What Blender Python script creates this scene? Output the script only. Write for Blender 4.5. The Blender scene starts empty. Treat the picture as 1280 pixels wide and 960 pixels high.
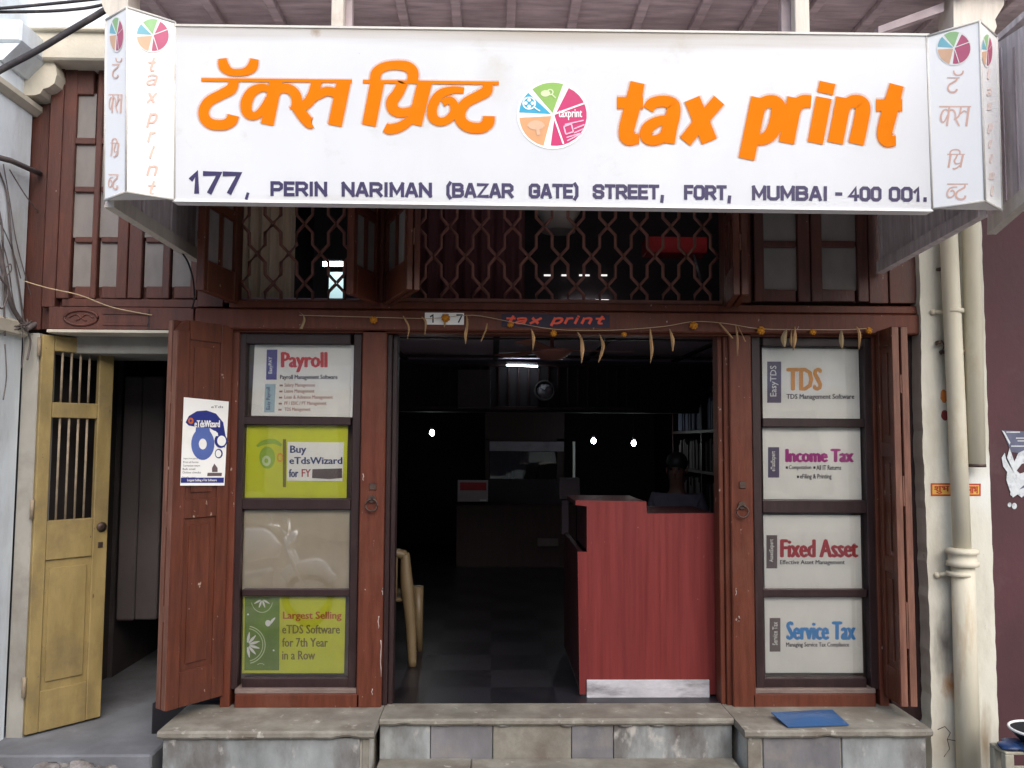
import bpy, bmesh, math, random
from mathutils import Vector, Matrix, noise as mnoise
random.seed(7)
S = bpy.context.scene
COL = S.collection
rad = math.radians

# ------------------------------------------------------------------ camera
F, CX, CY = 1040.0, 640.0, 480.0            # focal length and centre in pixels of a 1280x960 photo
CAM = Vector((0.0, -4.84, 1.506))
PITCH, YAW, ROLL = rad(3.945), rad(1.314), rad(0.314)
fwd = Vector((math.sin(YAW)*math.cos(PITCH), math.cos(YAW)*math.cos(PITCH), math.sin(PITCH)))
rt0 = Vector((math.cos(YAW), -math.sin(YAW), 0)); up0 = rt0.cross(fwd)
RT = rt0*math.cos(ROLL)+up0*math.sin(ROLL); UP = -rt0*math.sin(ROLL)+up0*math.cos(ROLL)
cd = bpy.data.cameras.new('camera'); cam = bpy.data.objects.new('camera', cd); COL.objects.link(cam)
mw = Matrix.Identity(4)
for i in range(3):
    mw[i][0] = RT[i]; mw[i][1] = UP[i]; mw[i][2] = -fwd[i]; mw[i][3] = CAM[i]
cam.matrix_world = mw
cd.sensor_width = 36; cd.lens = 36*F/1280; cd.clip_start = .05; cd.clip_end = 500
S.camera = cam

# ------------------------------------------------------------------ sky, sun, exposure
SUN_EL, SUN_AZ = rad(36), rad(160)           # azimuth measured from +Y clockwise: in front of the shop, a little right
w = bpy.data.worlds.new("World"); S.world = w; w.use_nodes = True
nt = w.node_tree; bg = nt.nodes['Background']
sky = nt.nodes.new('ShaderNodeTexSky'); sky.sky_type = 'NISHITA'; sky.sun_disc = False
sky.sun_elevation = SUN_EL; sky.sun_rotation = SUN_AZ
sky.dust_density = 2.0; sky.air_density = 1.0; sky.ozone_density = 1.0
nt.links.new(sky.outputs[0], bg.inputs[0]); bg.inputs[1].default_value = .13
sd = bpy.data.lights.new('sun', 'SUN'); sd.energy = 1.5; sd.angle = rad(75); sd.color = (1, .94, .865)
so = bpy.data.objects.new('sun', sd); COL.objects.link(so)
sdir = Vector((math.sin(SUN_AZ)*math.cos(SUN_EL), math.cos(SUN_AZ)*math.cos(SUN_EL), math.sin(SUN_EL)))
so.rotation_euler = sdir.to_track_quat('Z', 'Y').to_euler(); so.location = (0, -6, 12)
S.view_settings.view_transform = 'Standard'; S.view_settings.look = 'None'
S.view_settings.gamma = 1; S.view_settings.use_curve_mapping = False
S.view_settings.exposure = 1.06
S.render.engine = 'CYCLES'
S.cycles.use_denoising = True
S.cycles.max_bounces = 7; S.cycles.diffuse_bounces = 4; S.cycles.glossy_bounces = 3
S.cycles.transparent_max_bounces = 12; S.cycles.sample_clamp_indirect = 6

# ------------------------------------------------------------------ measuring: a photo pixel onto a vertical plane at depth Y
def P(px, py, Y=0.0):
    d = RT*(px-CX)+UP*(CY-py)+fwd*F
    return CAM+d*((Y-CAM.y)/d.y)
def G(px, py, z=0.0):                       # the same for a level plane at height z
    d = RT*(px-CX)+UP*(CY-py)+fwd*F
    return CAM+d*((z-CAM.z)/d.z)
def R(x0, y0, x1, y1, Y=0.0):
    ym, xm = (y0+y1)/2, (x0+x1)/2
    return P(x0, ym, Y).x, P(x1, ym, Y).x, P(xm, y1, Y).z, P(xm, y0, Y).z     # X0 X1 Z0 Z1

# ------------------------------------------------------------------ materials
def nodes(name):
    m = bpy.data.materials.new(name); m.use_nodes = True
    t = m.node_tree
    return m, t, t.nodes['Principled BSDF']
def N(t, kind, **kw):
    n = t.nodes.new(kind)
    for k, v in kw.items():
        if k in n.inputs: n.inputs[k].default_value = v
        else: setattr(n, k, v)
    return n
def c4(c): return (c[0], c[1], c[2], 1)
def noise_mask(t, scale, lo, hi, stretch=(1, 1, 1), detail=6, rough=.6, seed=0):
    tc = N(t, 'ShaderNodeTexCoord'); mp = N(t, 'ShaderNodeMapping')
    mp.inputs['Scale'].default_value = stretch; mp.inputs['Location'].default_value = (seed*1.7, seed*.9, seed*2.3)
    t.links.new(tc.outputs['Object'], mp.inputs['Vector'])
    n = N(t, 'ShaderNodeTexNoise', Scale=scale, Detail=detail, Roughness=rough)
    t.links.new(mp.outputs[0], n.inputs['Vector'])
    r = N(t, 'ShaderNodeMapRange'); r.inputs['From Min'].default_value = lo; r.inputs['From Max'].default_value = hi
    t.links.new(n.outputs[0], r.inputs['Value'])
    return r.outputs[0], n.outputs[0]
def mixc(t, fac, a, b):
    m = N(t, 'ShaderNodeMix', data_type='RGBA')
    if hasattr(fac, 'links'): t.links.new(fac, m.inputs[0])
    else: m.inputs[0].default_value = fac
    for s, v in ((m.inputs[6], a), (m.inputs[7], b)):
        if hasattr(v, 'links'): t.links.new(v, s)
        else: s.default_value = c4(v)
    return m.outputs[2]
def surf(name, base, var=.35, rough=.55, scale=6, stretch=(1, 1, 1), bump=.15, bscale=None,
         dirt=None, dirt_amt=(.55, .75), dscale=3, dstretch=(1, 1, 1), chip=None, chip_rng=(.68, .71), cscale=18, spec=.4, metal=0, seed=0):
    """painted / plastered / stone surface: tone variation, stains, chips and a small relief"""
    m, t, b = nodes(name)
    f, raw = noise_mask(t, scale, .3, .7, stretch, seed=seed)
    dark = tuple(max(0, x*(1-var)) for x in base); lite = tuple(min(.95, x*(1+var*.6)) for x in base)
    col = mixc(t, f, dark, lite)
    if dirt:
        g, _ = noise_mask(t, dscale, dirt_amt[0], dirt_amt[1], dstretch, seed=seed+3, detail=8, rough=.65)
        col = mixc(t, g, col, dirt)
    if chip:
        h, _ = noise_mask(t, cscale, chip_rng[0], chip_rng[1], stretch=(1, 1, .6), seed=seed+5, detail=5)
        col = mixc(t, h, col, chip)
    t.links.new(col, b.inputs['Base Color'])
    b.inputs['Roughness'].default_value = rough; b.inputs['Metallic'].default_value = metal
    b.inputs['Specular IOR Level'].default_value = spec
    if bump:
        _, br = noise_mask(t, bscale or scale*5, 0, 1, stretch, seed=seed+9, detail=8)
        bp = N(t, 'ShaderNodeBump', Strength=bump, Distance=.01)
        t.links.new(br, bp.inputs['Height']); t.links.new(bp.outputs[0], b.inputs['Normal'])
        rr = N(t, 'ShaderNodeMapRange'); rr.inputs['To Min'].default_value = max(.05, rough-.15); rr.inputs['To Max'].default_value = min(1, rough+.2)
        t.links.new(raw, rr.inputs['Value']); t.links.new(rr.outputs[0], b.inputs['Roughness'])
    return m
def plain(name, base, rough=.6, spec=.3, metal=0):
    return surf(name, base, var=.12, rough=rough, scale=9, bump=.03, spec=spec, metal=metal)
def emit(name, col, s):
    m, t, b = nodes(name)
    b.inputs['Base Color'].default_value = (.8, .8, .8, 1)
    b.inputs['Emission Color'].default_value = c4(col); b.inputs['Emission Strength'].default_value = s
    return m
def glass(name, tint=(.9, .9, .88), refl=1.0, dust=.06, dustcol=(.5, .47, .43)):
    m = bpy.data.materials.new(name); m.use_nodes = True; t = m.node_tree
    out = t.nodes['Material Output']; b = t.nodes['Principled BSDF']
    tr = N(t, 'ShaderNodeBsdfTransparent'); tr.inputs[0].default_value = c4(tint)
    gl = N(t, 'ShaderNodeBsdfGlossy', Roughness=.03); gl.inputs[0].default_value = (1, 1, 1, 1)
    lw = N(t, 'ShaderNodeFresnel', IOR=1.5)
    _, br = noise_mask(t, 2.2, 0, 1, seed=4, detail=1)
    bp = N(t, 'ShaderNodeBump', Strength=.25, Distance=.02); t.links.new(br, bp.inputs['Height'])
    t.links.new(bp.outputs[0], gl.inputs['Normal'])
    mu = N(t, 'ShaderNodeMath', operation='MULTIPLY'); t.links.new(lw.outputs[0], mu.inputs[0]); mu.inputs[1].default_value = refl*1.6
    mx = N(t, 'ShaderNodeMixShader'); t.links.new(mu.outputs[0], mx.inputs[0])
    t.links.new(tr.outputs[0], mx.inputs[1]); t.links.new(gl.outputs[0], mx.inputs[2])
    f, _ = noise_mask(t, 9, *((.35, .8) if dust < .3 else (-.9, .6)), (1, 1, .5), seed=8)
    mm = N(t, 'ShaderNodeMath', operation='MULTIPLY'); t.links.new(f, mm.inputs[0]); mm.inputs[1].default_value = dust*2 if dust < .3 else dust; mm.use_clamp = True
    b.inputs['Base Color'].default_value = c4(dustcol); b.inputs['Roughness'].default_value = .9
    m2 = N(t, 'ShaderNodeMixShader'); t.links.new(mm.outputs[0], m2.inputs[0])
    t.links.new(mx.outputs[0], m2.inputs[1]); t.links.new(b.outputs[0], m2.inputs[2])
    t.links.new(m2.outputs[0], out.inputs[0])
    return m

WOODC = (.118, .033, .019)
M = {}
M['wood'] = surf('brown_painted_wood', WOODC, .3, .42, 5, (6, 6, .7), .22, 30, dirt=(.14, .056, .036), dirt_amt=(.5, .85), dscale=2.6, chip=(.36, .27, .24), chip_rng=(.675, .70), cscale=30, spec=.25)
M['wood_leaf'] = surf('red_brown_shutter_paint', (.11, .031, .016), .4, .36, 5, (6, 6, .6), .2, 30, dirt=(.055, .02, .016), dirt_amt=(.45, .85), dscale=2, chip=(.36, .25, .2), chip_rng=(.68, .70), cscale=26, spec=.32)
M['wood_dark'] = surf('dark_window_wood', (.026, .011, .012), .3, .45, 6, (6, 6, .7), .18, 30, dirt=(.07, .04, .036), dirt_amt=(.58, .95), dscale=3, spec=.4)
M['wood_edge'] = surf('worn_skylit_shutter_edge', (.20, .09, .06), .4, .55, 7, (5, 5, .5), .25, 30, dirt=(.1, .035, .025), dirt_amt=(.45, .75), dscale=5, dstretch=(1, 1, .4))  # worn edge tone, with sky light on the free edges painted in
M['wood_old'] = surf('old_maroon_wood', (.105, .034, .023), .38, .5, 4, (5, 5, .8), .25, 26, dirt=(.06, .03, .028), dirt_amt=(.45, .8), dscale=1.6, chip=(.34, .27, .25), chip_rng=(.715, .735), cscale=24)
M['sill'] = surf('worn_sill_wood', (.2, .15, .13), .3, .7, 5, (.7, 6, 6), .25, 28, dirt=(.1, .06, .05), dirt_amt=(.5, .8), dscale=5)
M['drip'] = surf('pale_paint_drip', (.42, .34, .31), .3, .7, 30, bump=.1)
M['wood_grey'] = surf('weathered_grey_board', (.66, .59, .59), .3, .75, 4, (7, 7, .8), .3, 28, dirt=(.40, .31, .29), dirt_amt=(.5, .8), dscale=2.5)
M['soffit'] = surf('weathered_soffit_board', (.50, .42, .44), .35, .8, 4, (1, 6, 1), .3, 24, dirt=(.3, .23, .24), dirt_amt=(.5, .85), dscale=2)
M['cratewood'] = surf('old_cream_crate_wood', (.36, .34, .27), .25, .7, 5, (6, 6, .8), .25, 26, dirt=(.2, .17, .13), dirt_amt=(.5, .8), dscale=4)
M['white_wood'] = surf('old_white_paint_wood', (.62, .57, .5), .15, .6, 5, (6, 6, .8), .2, 26, dirt=(.35, .27, .2), dirt_amt=(.6, .85), dscale=4)
M['plaster'] = surf('white_lime_plaster', (.70, .76, .81), .16, .85, 3, (1, 1, .5), .35, 30, dirt=(.42, .41, .39), dirt_amt=(.5, .8), dscale=3.2, dstretch=(1, 1, .35), chip=(.25, .23, .21), chip_rng=(.72, .735), cscale=14)
M['plaster_old'] = surf('stained_cream_plaster', (.56, .52, .43), .2, .85, 3, (1, 1, 1), .3, 24, dirt=(.3, .27, .23), dirt_amt=(.5, .75), dscale=3)
M['yellow'] = surf('yellow_ochre_paint', (.31, .23, .092), .3, .5, 4, (2, 2, .6), .2, 26, dirt=(.15, .112, .062), dirt_amt=(.45, .78), dscale=3.4, chip=(.13, .08, .05), chip_rng=(.69, .71), cscale=16)
M['stone'] = surf('worn_step_stone', (.27, .255, .215), .4, .6, 5, (1, 1, 1), .25, 40, dirt=(.15, .125, .10), dirt_amt=(.42, .72), dscale=4.5, chip=(.4, .38, .33), chip_rng=(.64, .7), cscale=14)
M['stone_face'] = surf('stained_stone_facing', (.26, .275, .275), .45, .75, 4, (1, 1, .6), .35, 26, dirt=(.10, .085, .075), dirt_amt=(.44, .7), dscale=5, dstretch=(1, 1, .45), chip=(.42, .4, .37), chip_rng=(.6, .7), cscale=9)
M['stone_dark'] = surf('dark_slate_facing', (.17, .165, .175), .35, .7, 4, (1, 1, .6), .35, 26, dirt=(.27, .24, .21), dirt_amt=(.5, .8), dscale=4)
M['mortar'] = surf('pale_mortar', (.5, .48, .43), .2, .9, 12, bump=.3)
M['concrete'] = surf('grey_concrete_floor', (.19, .2, .22), .3, .8, 3, (1, 1, 1), .35, 30, dirt=(.12, .12, .13), dirt_amt=(.48, .75), dscale=2.2)
M['street'] = surf('dusty_street_paving', (.25, .235, .22), .35, .9, 2, (1, 1, 1), .4, 60, dirt=(.16, .15, .14), dirt_amt=(.5, .8), dscale=.7)
M['rubble'] = surf('broken_concrete', (.3, .28, .27), .5, .9, 9, (1, 1, 1), .5, 40, dirt=(.12, .1, .09), dirt_amt=(.45, .65), dscale=9)
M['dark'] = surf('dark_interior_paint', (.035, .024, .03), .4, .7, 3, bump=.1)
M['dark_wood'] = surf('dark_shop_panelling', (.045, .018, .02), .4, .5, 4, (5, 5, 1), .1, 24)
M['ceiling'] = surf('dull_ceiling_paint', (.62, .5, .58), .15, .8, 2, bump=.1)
M['maroon'] = surf('dark_maroon_wall', (.075, .028, .034), .25, .7, 3, (1, 1, .6), .2, 30, dirt=(.11, .07, .07), dirt_amt=(.55, .9), dscale=2.5)
M['black'] = plain('black_rubber', (.014, .014, .016), .5)
M['cable'] = surf('dusty_black_cable', (.05, .045, .05), .4, .6, 20, bump=.1, dirt=(.16, .14, .13), dirt_amt=(.55, .8), dscale=14)
M['wire'] = surf('old_grey_wire', (.13, .11, .11), .5, .7, 14, bump=.05)
M['string'] = plain('jute_string', (.5, .38, .24), .9)
M['signwhite'] = surf('white_sign_sheet', (.85, .87, .90), .05, .4, 2.2, (1, 1, .6), .10, 2.5, dirt=(.62, .58, .5), dirt_amt=(.6, .9), dscale=3.5, chip=(.5, .45, .38), chip_rng=(.735, .75), cscale=30, spec=.3)
M['signbox'] = surf('white_sign_acrylic', (.86, .86, .86), .02, .3, 2.5, bump=.0, dirt=(.7, .66, .58), dirt_amt=(.68, .95), dscale=4, spec=.3)
M['signrim'] = surf('sign_edge_metal', (.6, .58, .54), .12, .5, 8, bump=.05, dirt=(.3, .24, .18), dirt_amt=(.56, .8), dscale=6)
M['orange'] = surf('orange_vinyl', (.68, .175, .003), .05, .8, 4, bump=.0, spec=.08, dirt=(.7, .2, .01), dirt_amt=(.55, .9), dscale=8)
M['halo'] = bpy.data.materials.new('orange_letter_glow'); M['halo'].use_nodes = True; t = M['halo'].node_tree  # light bleeding round the orange letters, painted as a translucent rim
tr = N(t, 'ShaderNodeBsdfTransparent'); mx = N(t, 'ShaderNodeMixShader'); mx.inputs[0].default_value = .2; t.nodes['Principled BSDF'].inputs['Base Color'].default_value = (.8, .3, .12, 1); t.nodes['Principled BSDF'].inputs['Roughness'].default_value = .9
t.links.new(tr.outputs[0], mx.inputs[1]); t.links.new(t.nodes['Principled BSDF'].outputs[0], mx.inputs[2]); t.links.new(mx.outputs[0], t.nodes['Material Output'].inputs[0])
M['navy'] = plain('navy_vinyl', (.03, .022, .085), .4)
M['faded'] = plain('faded_red_vinyl', (.72, .47, .39), .5)
M['faded2'] = plain('very_faded_pink_vinyl', (.82, .7, .66), .5)
M['paper'] = surf('white_poster_paper', (.86, .86, .84), .06, .6, 3, bump=.06, bscale=9, dirt=(.6, .57, .5), dirt_amt=(.58, .9), dscale=3)
M['cream'] = surf('cream_blank_board', (.50, .43, .33), .1, .55, 3, bump=.05, dirt=(.36, .3, .23), dirt_amt=(.5, .9), dscale=2)
M['lime'] = surf('lime_poster_print', (.62, .66, .02), .1, .5, 3, bump=.04, dirt=(.5, .46, .03), dirt_amt=(.5, .9), dscale=3)
M['green'] = surf('leaf_green_print', (.16, .27, .03), .25, .5, 5, bump=.03)
M['green2'] = surf('soft_green_print', (.3, .46, .04), .15, .5, 6, bump=.03)
M['palegreen'] = plain('pale_green_print', (.58, .68, .4), .5)
M['red'] = plain('red_print', (.62, .03, .045), .5)
M['bluetab'] = plain('violet_blue_print', (.075, .06, .30), .5)
M['greytab'] = plain('slate_print', (.12, .10, .18), .5)
M['browntab'] = plain('brown_grey_print', (.13, .095, .1), .5)
M['skytab'] = plain('light_blue_print', (.38, .53, .62), .5)
M['ink'] = plain('dark_ink', (.045, .04, .06), .6)
M['softred'] = plain('soft_red_ink', (.46, .2, .2), .6)
M['inkblue'] = plain('blue_ink', (.025, .05, .19), .6)
M['amber'] = plain('amber_print', (.72, .32, .04), .5)
M['magenta'] = plain('magenta_print', (.42, .04, .26), .5)
M['crimson'] = plain('crimson_print', (.42, .035, .05), .5)
M['azure'] = plain('azure_print', (.03, .27, .68), .5)
M['swirl'] = plain('deep_blue_print', (.02, .03, .2), .5)
M['swirl2'] = plain('mid_blue_print', (.09, .14, .4), .5)
M['rust'] = plain('rust_red_ink', (.5, .12, .02), .6)
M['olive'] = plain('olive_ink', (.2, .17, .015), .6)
M['pink'] = plain('pink_print', (.50, .02, .13), .45)
M['pink2'] = plain('light_pink_print', (.85, .45, .6), .45)
M['lblue'] = plain('cyan_print', (.02, .33, .52), .45)
M['lgreen'] = plain('fresh_green_print', (.23, .42, .09), .45)
M['peach'] = plain('peach_print', (.62, .31, .14), .45)
M['fpink'] = plain('faded_pink_print', (.47, .12, .2), .5)
M['fgreen'] = plain('faded_green_print', (.3, .5, .25), .5)
M['fblue'] = plain('faded_cyan_print', (.2, .45, .53), .5)
M['fpeach'] = plain('faded_peach_print', (.66, .42, .28), .5)
M['white'] = plain('white_print', (.82, .82, .8), .5)
M['grille'] = surf('brown_grille_paint', (.27, .115, .085), .25, .5, 12, bump=.1)
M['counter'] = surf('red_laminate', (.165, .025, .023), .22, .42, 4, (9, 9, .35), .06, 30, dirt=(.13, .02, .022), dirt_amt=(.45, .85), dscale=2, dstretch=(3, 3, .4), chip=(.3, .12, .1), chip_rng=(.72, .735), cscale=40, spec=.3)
M['counter_shaded'] = surf('shaded_red_laminate', (.04, .008, .010), .2, .45, 4, (8, 8, .4), .06, 30)  # counter red with the shadow on its side painted into the colour
M['kick'] = surf('scuffed_white_board', (.48, .47, .5), .25, .7, 7, (1, 1, 2), .2, 24, dirt=(.16, .15, .16), dirt_amt=(.52, .7), dscale=6, dstretch=(.5, 1, 2))
M['plastic'] = surf('cream_plastic', (.15, .108, .058), .1, .4, 6, bump=.02)
M['marigold'] = surf('dried_marigold', (.5, .2, .015), .35, .9, 60, bump=.6, bscale=90)
M['dryleaf'] = surf('dried_leaf', (.5, .3, .14), .4, .85, 30, (1, 1, .3), .3, 40)
M['dryleaf2'] = surf('dull_dried_leaf', (.34, .25, .14), .4, .85, 30, (1, 1, .3), .3, 40)
M['bluecard'] = surf('blue_folder_card', (.022, .085, .22), .12, .5, 5, bump=.05)
M['pipe'] = surf('cream_pipe_paint', (.62, .58, .46), .12, .5, 5, (1, 1, .3), .12, 30, dirt=(.42, .33, .18), dirt_amt=(.58, .8), dscale=3, dstretch=(1, 1, .4), chip=(.2, .12, .06), chip_rng=(.74, .76), cscale=20)
M['iron'] = surf('dark_iron', (.09, .06, .05), .4, .5, 20, bump=.2, metal=.6)
M['bar'] = surf('dusty_iron_bar', (.3, .24, .17), .35, .6, 20, bump=.2)
M['skin'] = plain('brown_skin', (.085, .042, .03), .55)
M['hair'] = plain('black_hair', (.01, .01, .011), .5)
M['shirt'] = surf('grey_violet_shirt', (.07, .06, .085), .2, .9, 12, bump=.1)
M['shirt2'] = surf('dark_shirt', (.025, .02, .03), .2, .9, 12, bump=.1)
M['greywall'] = surf('dull_pinkish_wall', (.13, .11, .112), .25, .85, 3, (1, 1, .5), .2, 26, dirt=(.09, .075, .078), dirt_amt=(.5, .85), dscale=2)
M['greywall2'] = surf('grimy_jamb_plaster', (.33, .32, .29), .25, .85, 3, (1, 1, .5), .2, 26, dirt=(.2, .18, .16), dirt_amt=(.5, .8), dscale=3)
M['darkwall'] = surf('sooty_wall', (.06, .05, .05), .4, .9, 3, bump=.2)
M['curtain'] = surf('beige_curtain', (.72, .58, .42), .15, .9, 5, (4, 4, .3), .1, 20)
M['curtain_dark'] = surf('brown_curtain', (.15, .055, .06), .3, .9, 5, (6, 6, .4), .2, 20)
M['yellowsticker'] = plain('yellow_sticker', (.68, .4, .08), .6)
M['redsticker'] = plain('red_sticker', (.42, .05, .03), .6)
M['vermilion'] = surf('vermilion_paint_dab', (.62, .2, .04), .3, .9, 20, bump=.1)
M['kumkum'] = surf('dark_red_paint_dab', (.2, .03, .03), .3, .9, 20, bump=.1)
M['postergrey'] = surf('torn_poster_print', (.12, .13, .2), .3, .7, 12, bump=.1)
M['tornpaper'] = surf('torn_white_paper', (.62, .66, .68), .2, .8, 16, bump=.3, dirt=(.3, .32, .36), dirt_amt=(.55, .7), dscale=22)
M['bluetarp'] = surf('blue_plastic_sheet', (.03, .07, .2), .5, .35, 9, bump=.3)
M['opposite'] = surf('cream_street_wall', (.55, .48, .38), .2, .9, 1.2, bump=.1, dirt=(.3, .26, .22), dirt_amt=(.5, .8), dscale=.8)  # cream wall colour with random stains
M['steel'] = plain('brushed_steel', (.5, .5, .5), .35, .5, .8)
M['seed'] = plain('dark_pane_behind', (.1, .09, .085), .8)
M['glass'] = glass('window_glass', tint=(.97, .97, .96), refl=1.15, dust=.015)
M['glass_dusty'] = glass('dusty_old_glass', (.75, .73, .7), .9, dust=.92, dustcol=(.25, .225, .21))
M['tube'] = emit('cool_tube_light', (.75, .95, 1), 12.0)
M['bulb'] = emit('white_bulb', (.9, 1, .98), 30)
M['glow'] = emit('lit_far_window', (.95, 1, 1), 1.6)
# tiles of the shop floor
m, t, b = nodes('checked_floor_tiles'); M['tiles'] = m
tc = N(t, 'ShaderNodeTexCoord'); ck = N(t, 'ShaderNodeTexChecker', Scale=2.6)
ck.inputs[1].default_value = (.022, .021, .027, 1); ck.inputs[2].default_value = (.008, .0075, .011, 1)
t.links.new(tc.outputs['Object'], ck.inputs[0])
f, _ = noise_mask(t, 7, .35, .8); t.links.new(mixc(t, f, ck.outputs[0], (.02, .017, .02)), b.inputs['Base Color']); b.inputs['Roughness'].default_value = .35
# right pillar: plaster with rusty smudges beside the pipe
def stain(mat, spots):
    t = mat.node_tree; b = t.nodes['Principled BSDF']; src = b.inputs['Base Color'].links[0].from_socket
    for (c, rr, col, amt) in spots:
        tc = N(t, 'ShaderNodeTexCoord'); mp = N(t, 'ShaderNodeMapping')
        mp.vector_type = 'POINT'; mp.inputs['Location'].default_value = tuple(-c[i]/rr[i] for i in range(3)); mp.inputs['Scale'].default_value = tuple(1/x for x in rr)
        t.links.new(tc.outputs['Object'], mp.inputs['Vector'])
        n = N(t, 'ShaderNodeTexNoise', Scale=2.2, Detail=6)
        t.links.new(mp.outputs[0], n.inputs['Vector'])
        ln = N(t, 'ShaderNodeVectorMath', operation='LENGTH'); t.links.new(mp.outputs[0], ln.inputs[0])
        ad = N(t, 'ShaderNodeMath', operation='ADD'); t.links.new(ln.outputs['Value'], ad.inputs[0]); t.links.new(n.outputs[0], ad.inputs[1])
        r = N(t, 'ShaderNodeMapRange'); r.inputs['From Min'].default_value = 1.5; r.inputs['From Max'].default_value = .55; r.inputs['To Max'].default_value = amt
        t.links.new(ad.outputs[0], r.inputs['Value'])
        src = mixc(t, r.outputs[0], src, col)
    t.links.new(src, b.inputs['Base Color'])

# ------------------------------------------------------------------ mesh builder
class B:
    def __init__(s, M4=None): s.bm = bmesh.new(); s.M = M4 or Matrix.Identity(4)
    def v(s, p): return s.bm.verts.new(s.M @ Vector(p))
    def face(s, pts):
        try: return s.bm.faces.new([s.v(p) for p in pts])
        except ValueError: return None
    def box(s, x0, x1, y0, y1, z0, z1, bev=.003):
        x0, x1 = min(x0, x1), max(x0, x1); y0, y1 = min(y0, y1), max(y0, y1); z0, z1 = min(z0, z1), max(z0, z1)
        vs = [s.v((x, y, z)) for z in (z0, z1) for y in (y0, y1) for x in (x0, x1)]
        fs = [s.bm.faces.new([vs[i] for i in q]) for q in ((0, 2, 3, 1), (4, 5, 7, 6), (0, 1, 5, 4), (2, 6, 7, 3), (0, 4, 6, 2), (1, 3, 7, 5))]
        bev = min(bev, .3*min(x1-x0, y1-y0, z1-z0))
        if bev > 1e-5:
            es = list({e for f in fs for e in f.edges})
            bmesh.ops.bevel(s.bm, geom=es, offset=bev, segments=1, affect='EDGES')
        return s
    def prism(s, pts, y0, y1):                 # outline in (x, z), pushed along y
        n = len(pts)
        a = [s.v((x, y0, z)) for x, z in pts]; c = [s.v((x, y1, z)) for x, z in pts]
        s.bm.faces.new(a); s.bm.faces.new(c[::-1])
        for i in range(n): s.bm.faces.new((a[i], c[i], c[(i+1) % n], a[(i+1) % n]))
        return s
    def prism3(s, pts, d):                     # outline of 3-D points pushed along d
        d = Vector(d); n = len(pts)
        a = [s.v(p) for p in pts]; c = [s.v(Vector(p)+d) for p in pts]
        s.bm.faces.new(a); s.bm.faces.new(c[::-1])
        for i in range(n): s.bm.faces.new((a[i], c[i], c[(i+1) % n], a[(i+1) % n]))
        return s
    def tube(s, pts, r, seg=8, cap=True, radii=None):
        pts = [Vector(p) for p in pts]; rings = []
        ref = Vector((0, 0, 1))
        for i, p in enumerate(pts):
            d = (pts[min(i+1, len(pts)-1)]-pts[max(i-1, 0)]).normalized()
            q = ref if abs(d.dot(ref)) < .95 else Vector((1, 0, 0))
            a = d.cross(q).normalized(); c = d.cross(a); rr = radii[i] if radii else r
            rings.append([s.v(p+(a*math.cos(2*math.pi*k/seg)+c*math.sin(2*math.pi*k/seg))*rr) for k in range(seg)])
        for i in range(len(rings)-1):
            for k in range(seg):
                f = s.bm.faces.new((rings[i][k], rings[i][(k+1) % seg], rings[i+1][(k+1) % seg], rings[i+1][k])); f.smooth = True
        if cap: s.bm.faces.new(rings[0][::-1]); s.bm.faces.new(rings[-1])
        return s
    def lathe(s, prof, c, ax='Z', seg=24):     # profile (radius, height) round an axis through c
        rings = []
        for r, h in prof:
            ring = []
            for k in range(seg):
                a = 2*math.pi*k/seg; x, y = r*math.cos(a), r*math.sin(a)
                p = {'Z': (x, y, h), 'Y': (x, h, y), 'X': (h, x, y)}[ax]
                ring.append(s.v(Vector(c)+Vector(p)))
            rings.append(ring)
        for i in range(len(rings)-1):
            for k in range(seg):
                f = s.bm.faces.new((rings[i][k], rings[i][(k+1) % seg], rings[i+1][(k+1) % seg], rings[i+1][k])); f.smooth = True
        s.bm.faces.new(rings[0][::-1]); s.bm.faces.new(rings[-1])
        return s
    def ball(s, c, r, seg=12, sc=(1, 1, 1), jit=0):
        pr = [(max(1e-4, math.sin(math.pi*i/8)*r), -math.cos(math.pi*i/8)*r) for i in range(9)]
        n0 = len(s.bm.verts); s.lathe(pr, (0, 0, 0), 'Z', seg); s.bm.verts.ensure_lookup_table()
        for v in s.bm.verts[n0:]:
            k = 1+jit*(mnoise.noise(v.co*(3/r)+Vector(c)*7))
            v.co = Vector(c)+Vector((v.co.x*sc[0], v.co.y*sc[1], v.co.z*sc[2]))*k
        return s

def wloc(o):
    p = Vector((0, 0, 0))
    while o: p += o.location; o = o.parent
    return p
def obj(name, b, mat, parent=None, loc=None, label=None):
    me = bpy.data.meshes.new(name)
    bmesh.ops.recalc_face_normals(b.bm, faces=b.bm.faces[:])
    off = Vector(loc) if loc is not None else Vector((0, 0, 0))
    if parent: off = off+wloc(parent)
    bmesh.ops.translate(b.bm, vec=-off, verts=b.bm.verts[:])
    b.bm.to_mesh(me); b.bm.free()
    o = bpy.data.objects.new(name, me); COL.objects.link(o)
    o.data.materials.append(M[mat] if isinstance(mat, str) else mat)
    if loc is not None: o.location = loc
    if parent: o.parent = parent
    if label: o['label'] = label
    return o
def tag(o, label, cat, group=None):
    o['label'] = label; o['category'] = cat
    if group: o['group'] = group
    return o
def thing(name, label, cat, loc, group=None):
    o = bpy.data.objects.new(name, None); COL.objects.link(o); o.location = loc; o.empty_display_size = .1
    return tag(o, label, cat, group)
def single(name, b, mat, label, cat, group=None):           # a thing that is one mesh
    xs = [v.co for v in b.bm.verts]
    mn = Vector([min(c[i] for c in xs) for i in range(3)]); mx = Vector([max(c[i] for c in xs) for i in range(3)])
    return tag(obj(name, b, mat, None, ((mn.x+mx.x)/2, (mn.y+mx.y)/2, mn.z)), label, cat, group)
def struct(name, b, mat):
    o = obj(name, b, mat); o['kind'] = 'structure'; return o
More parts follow.
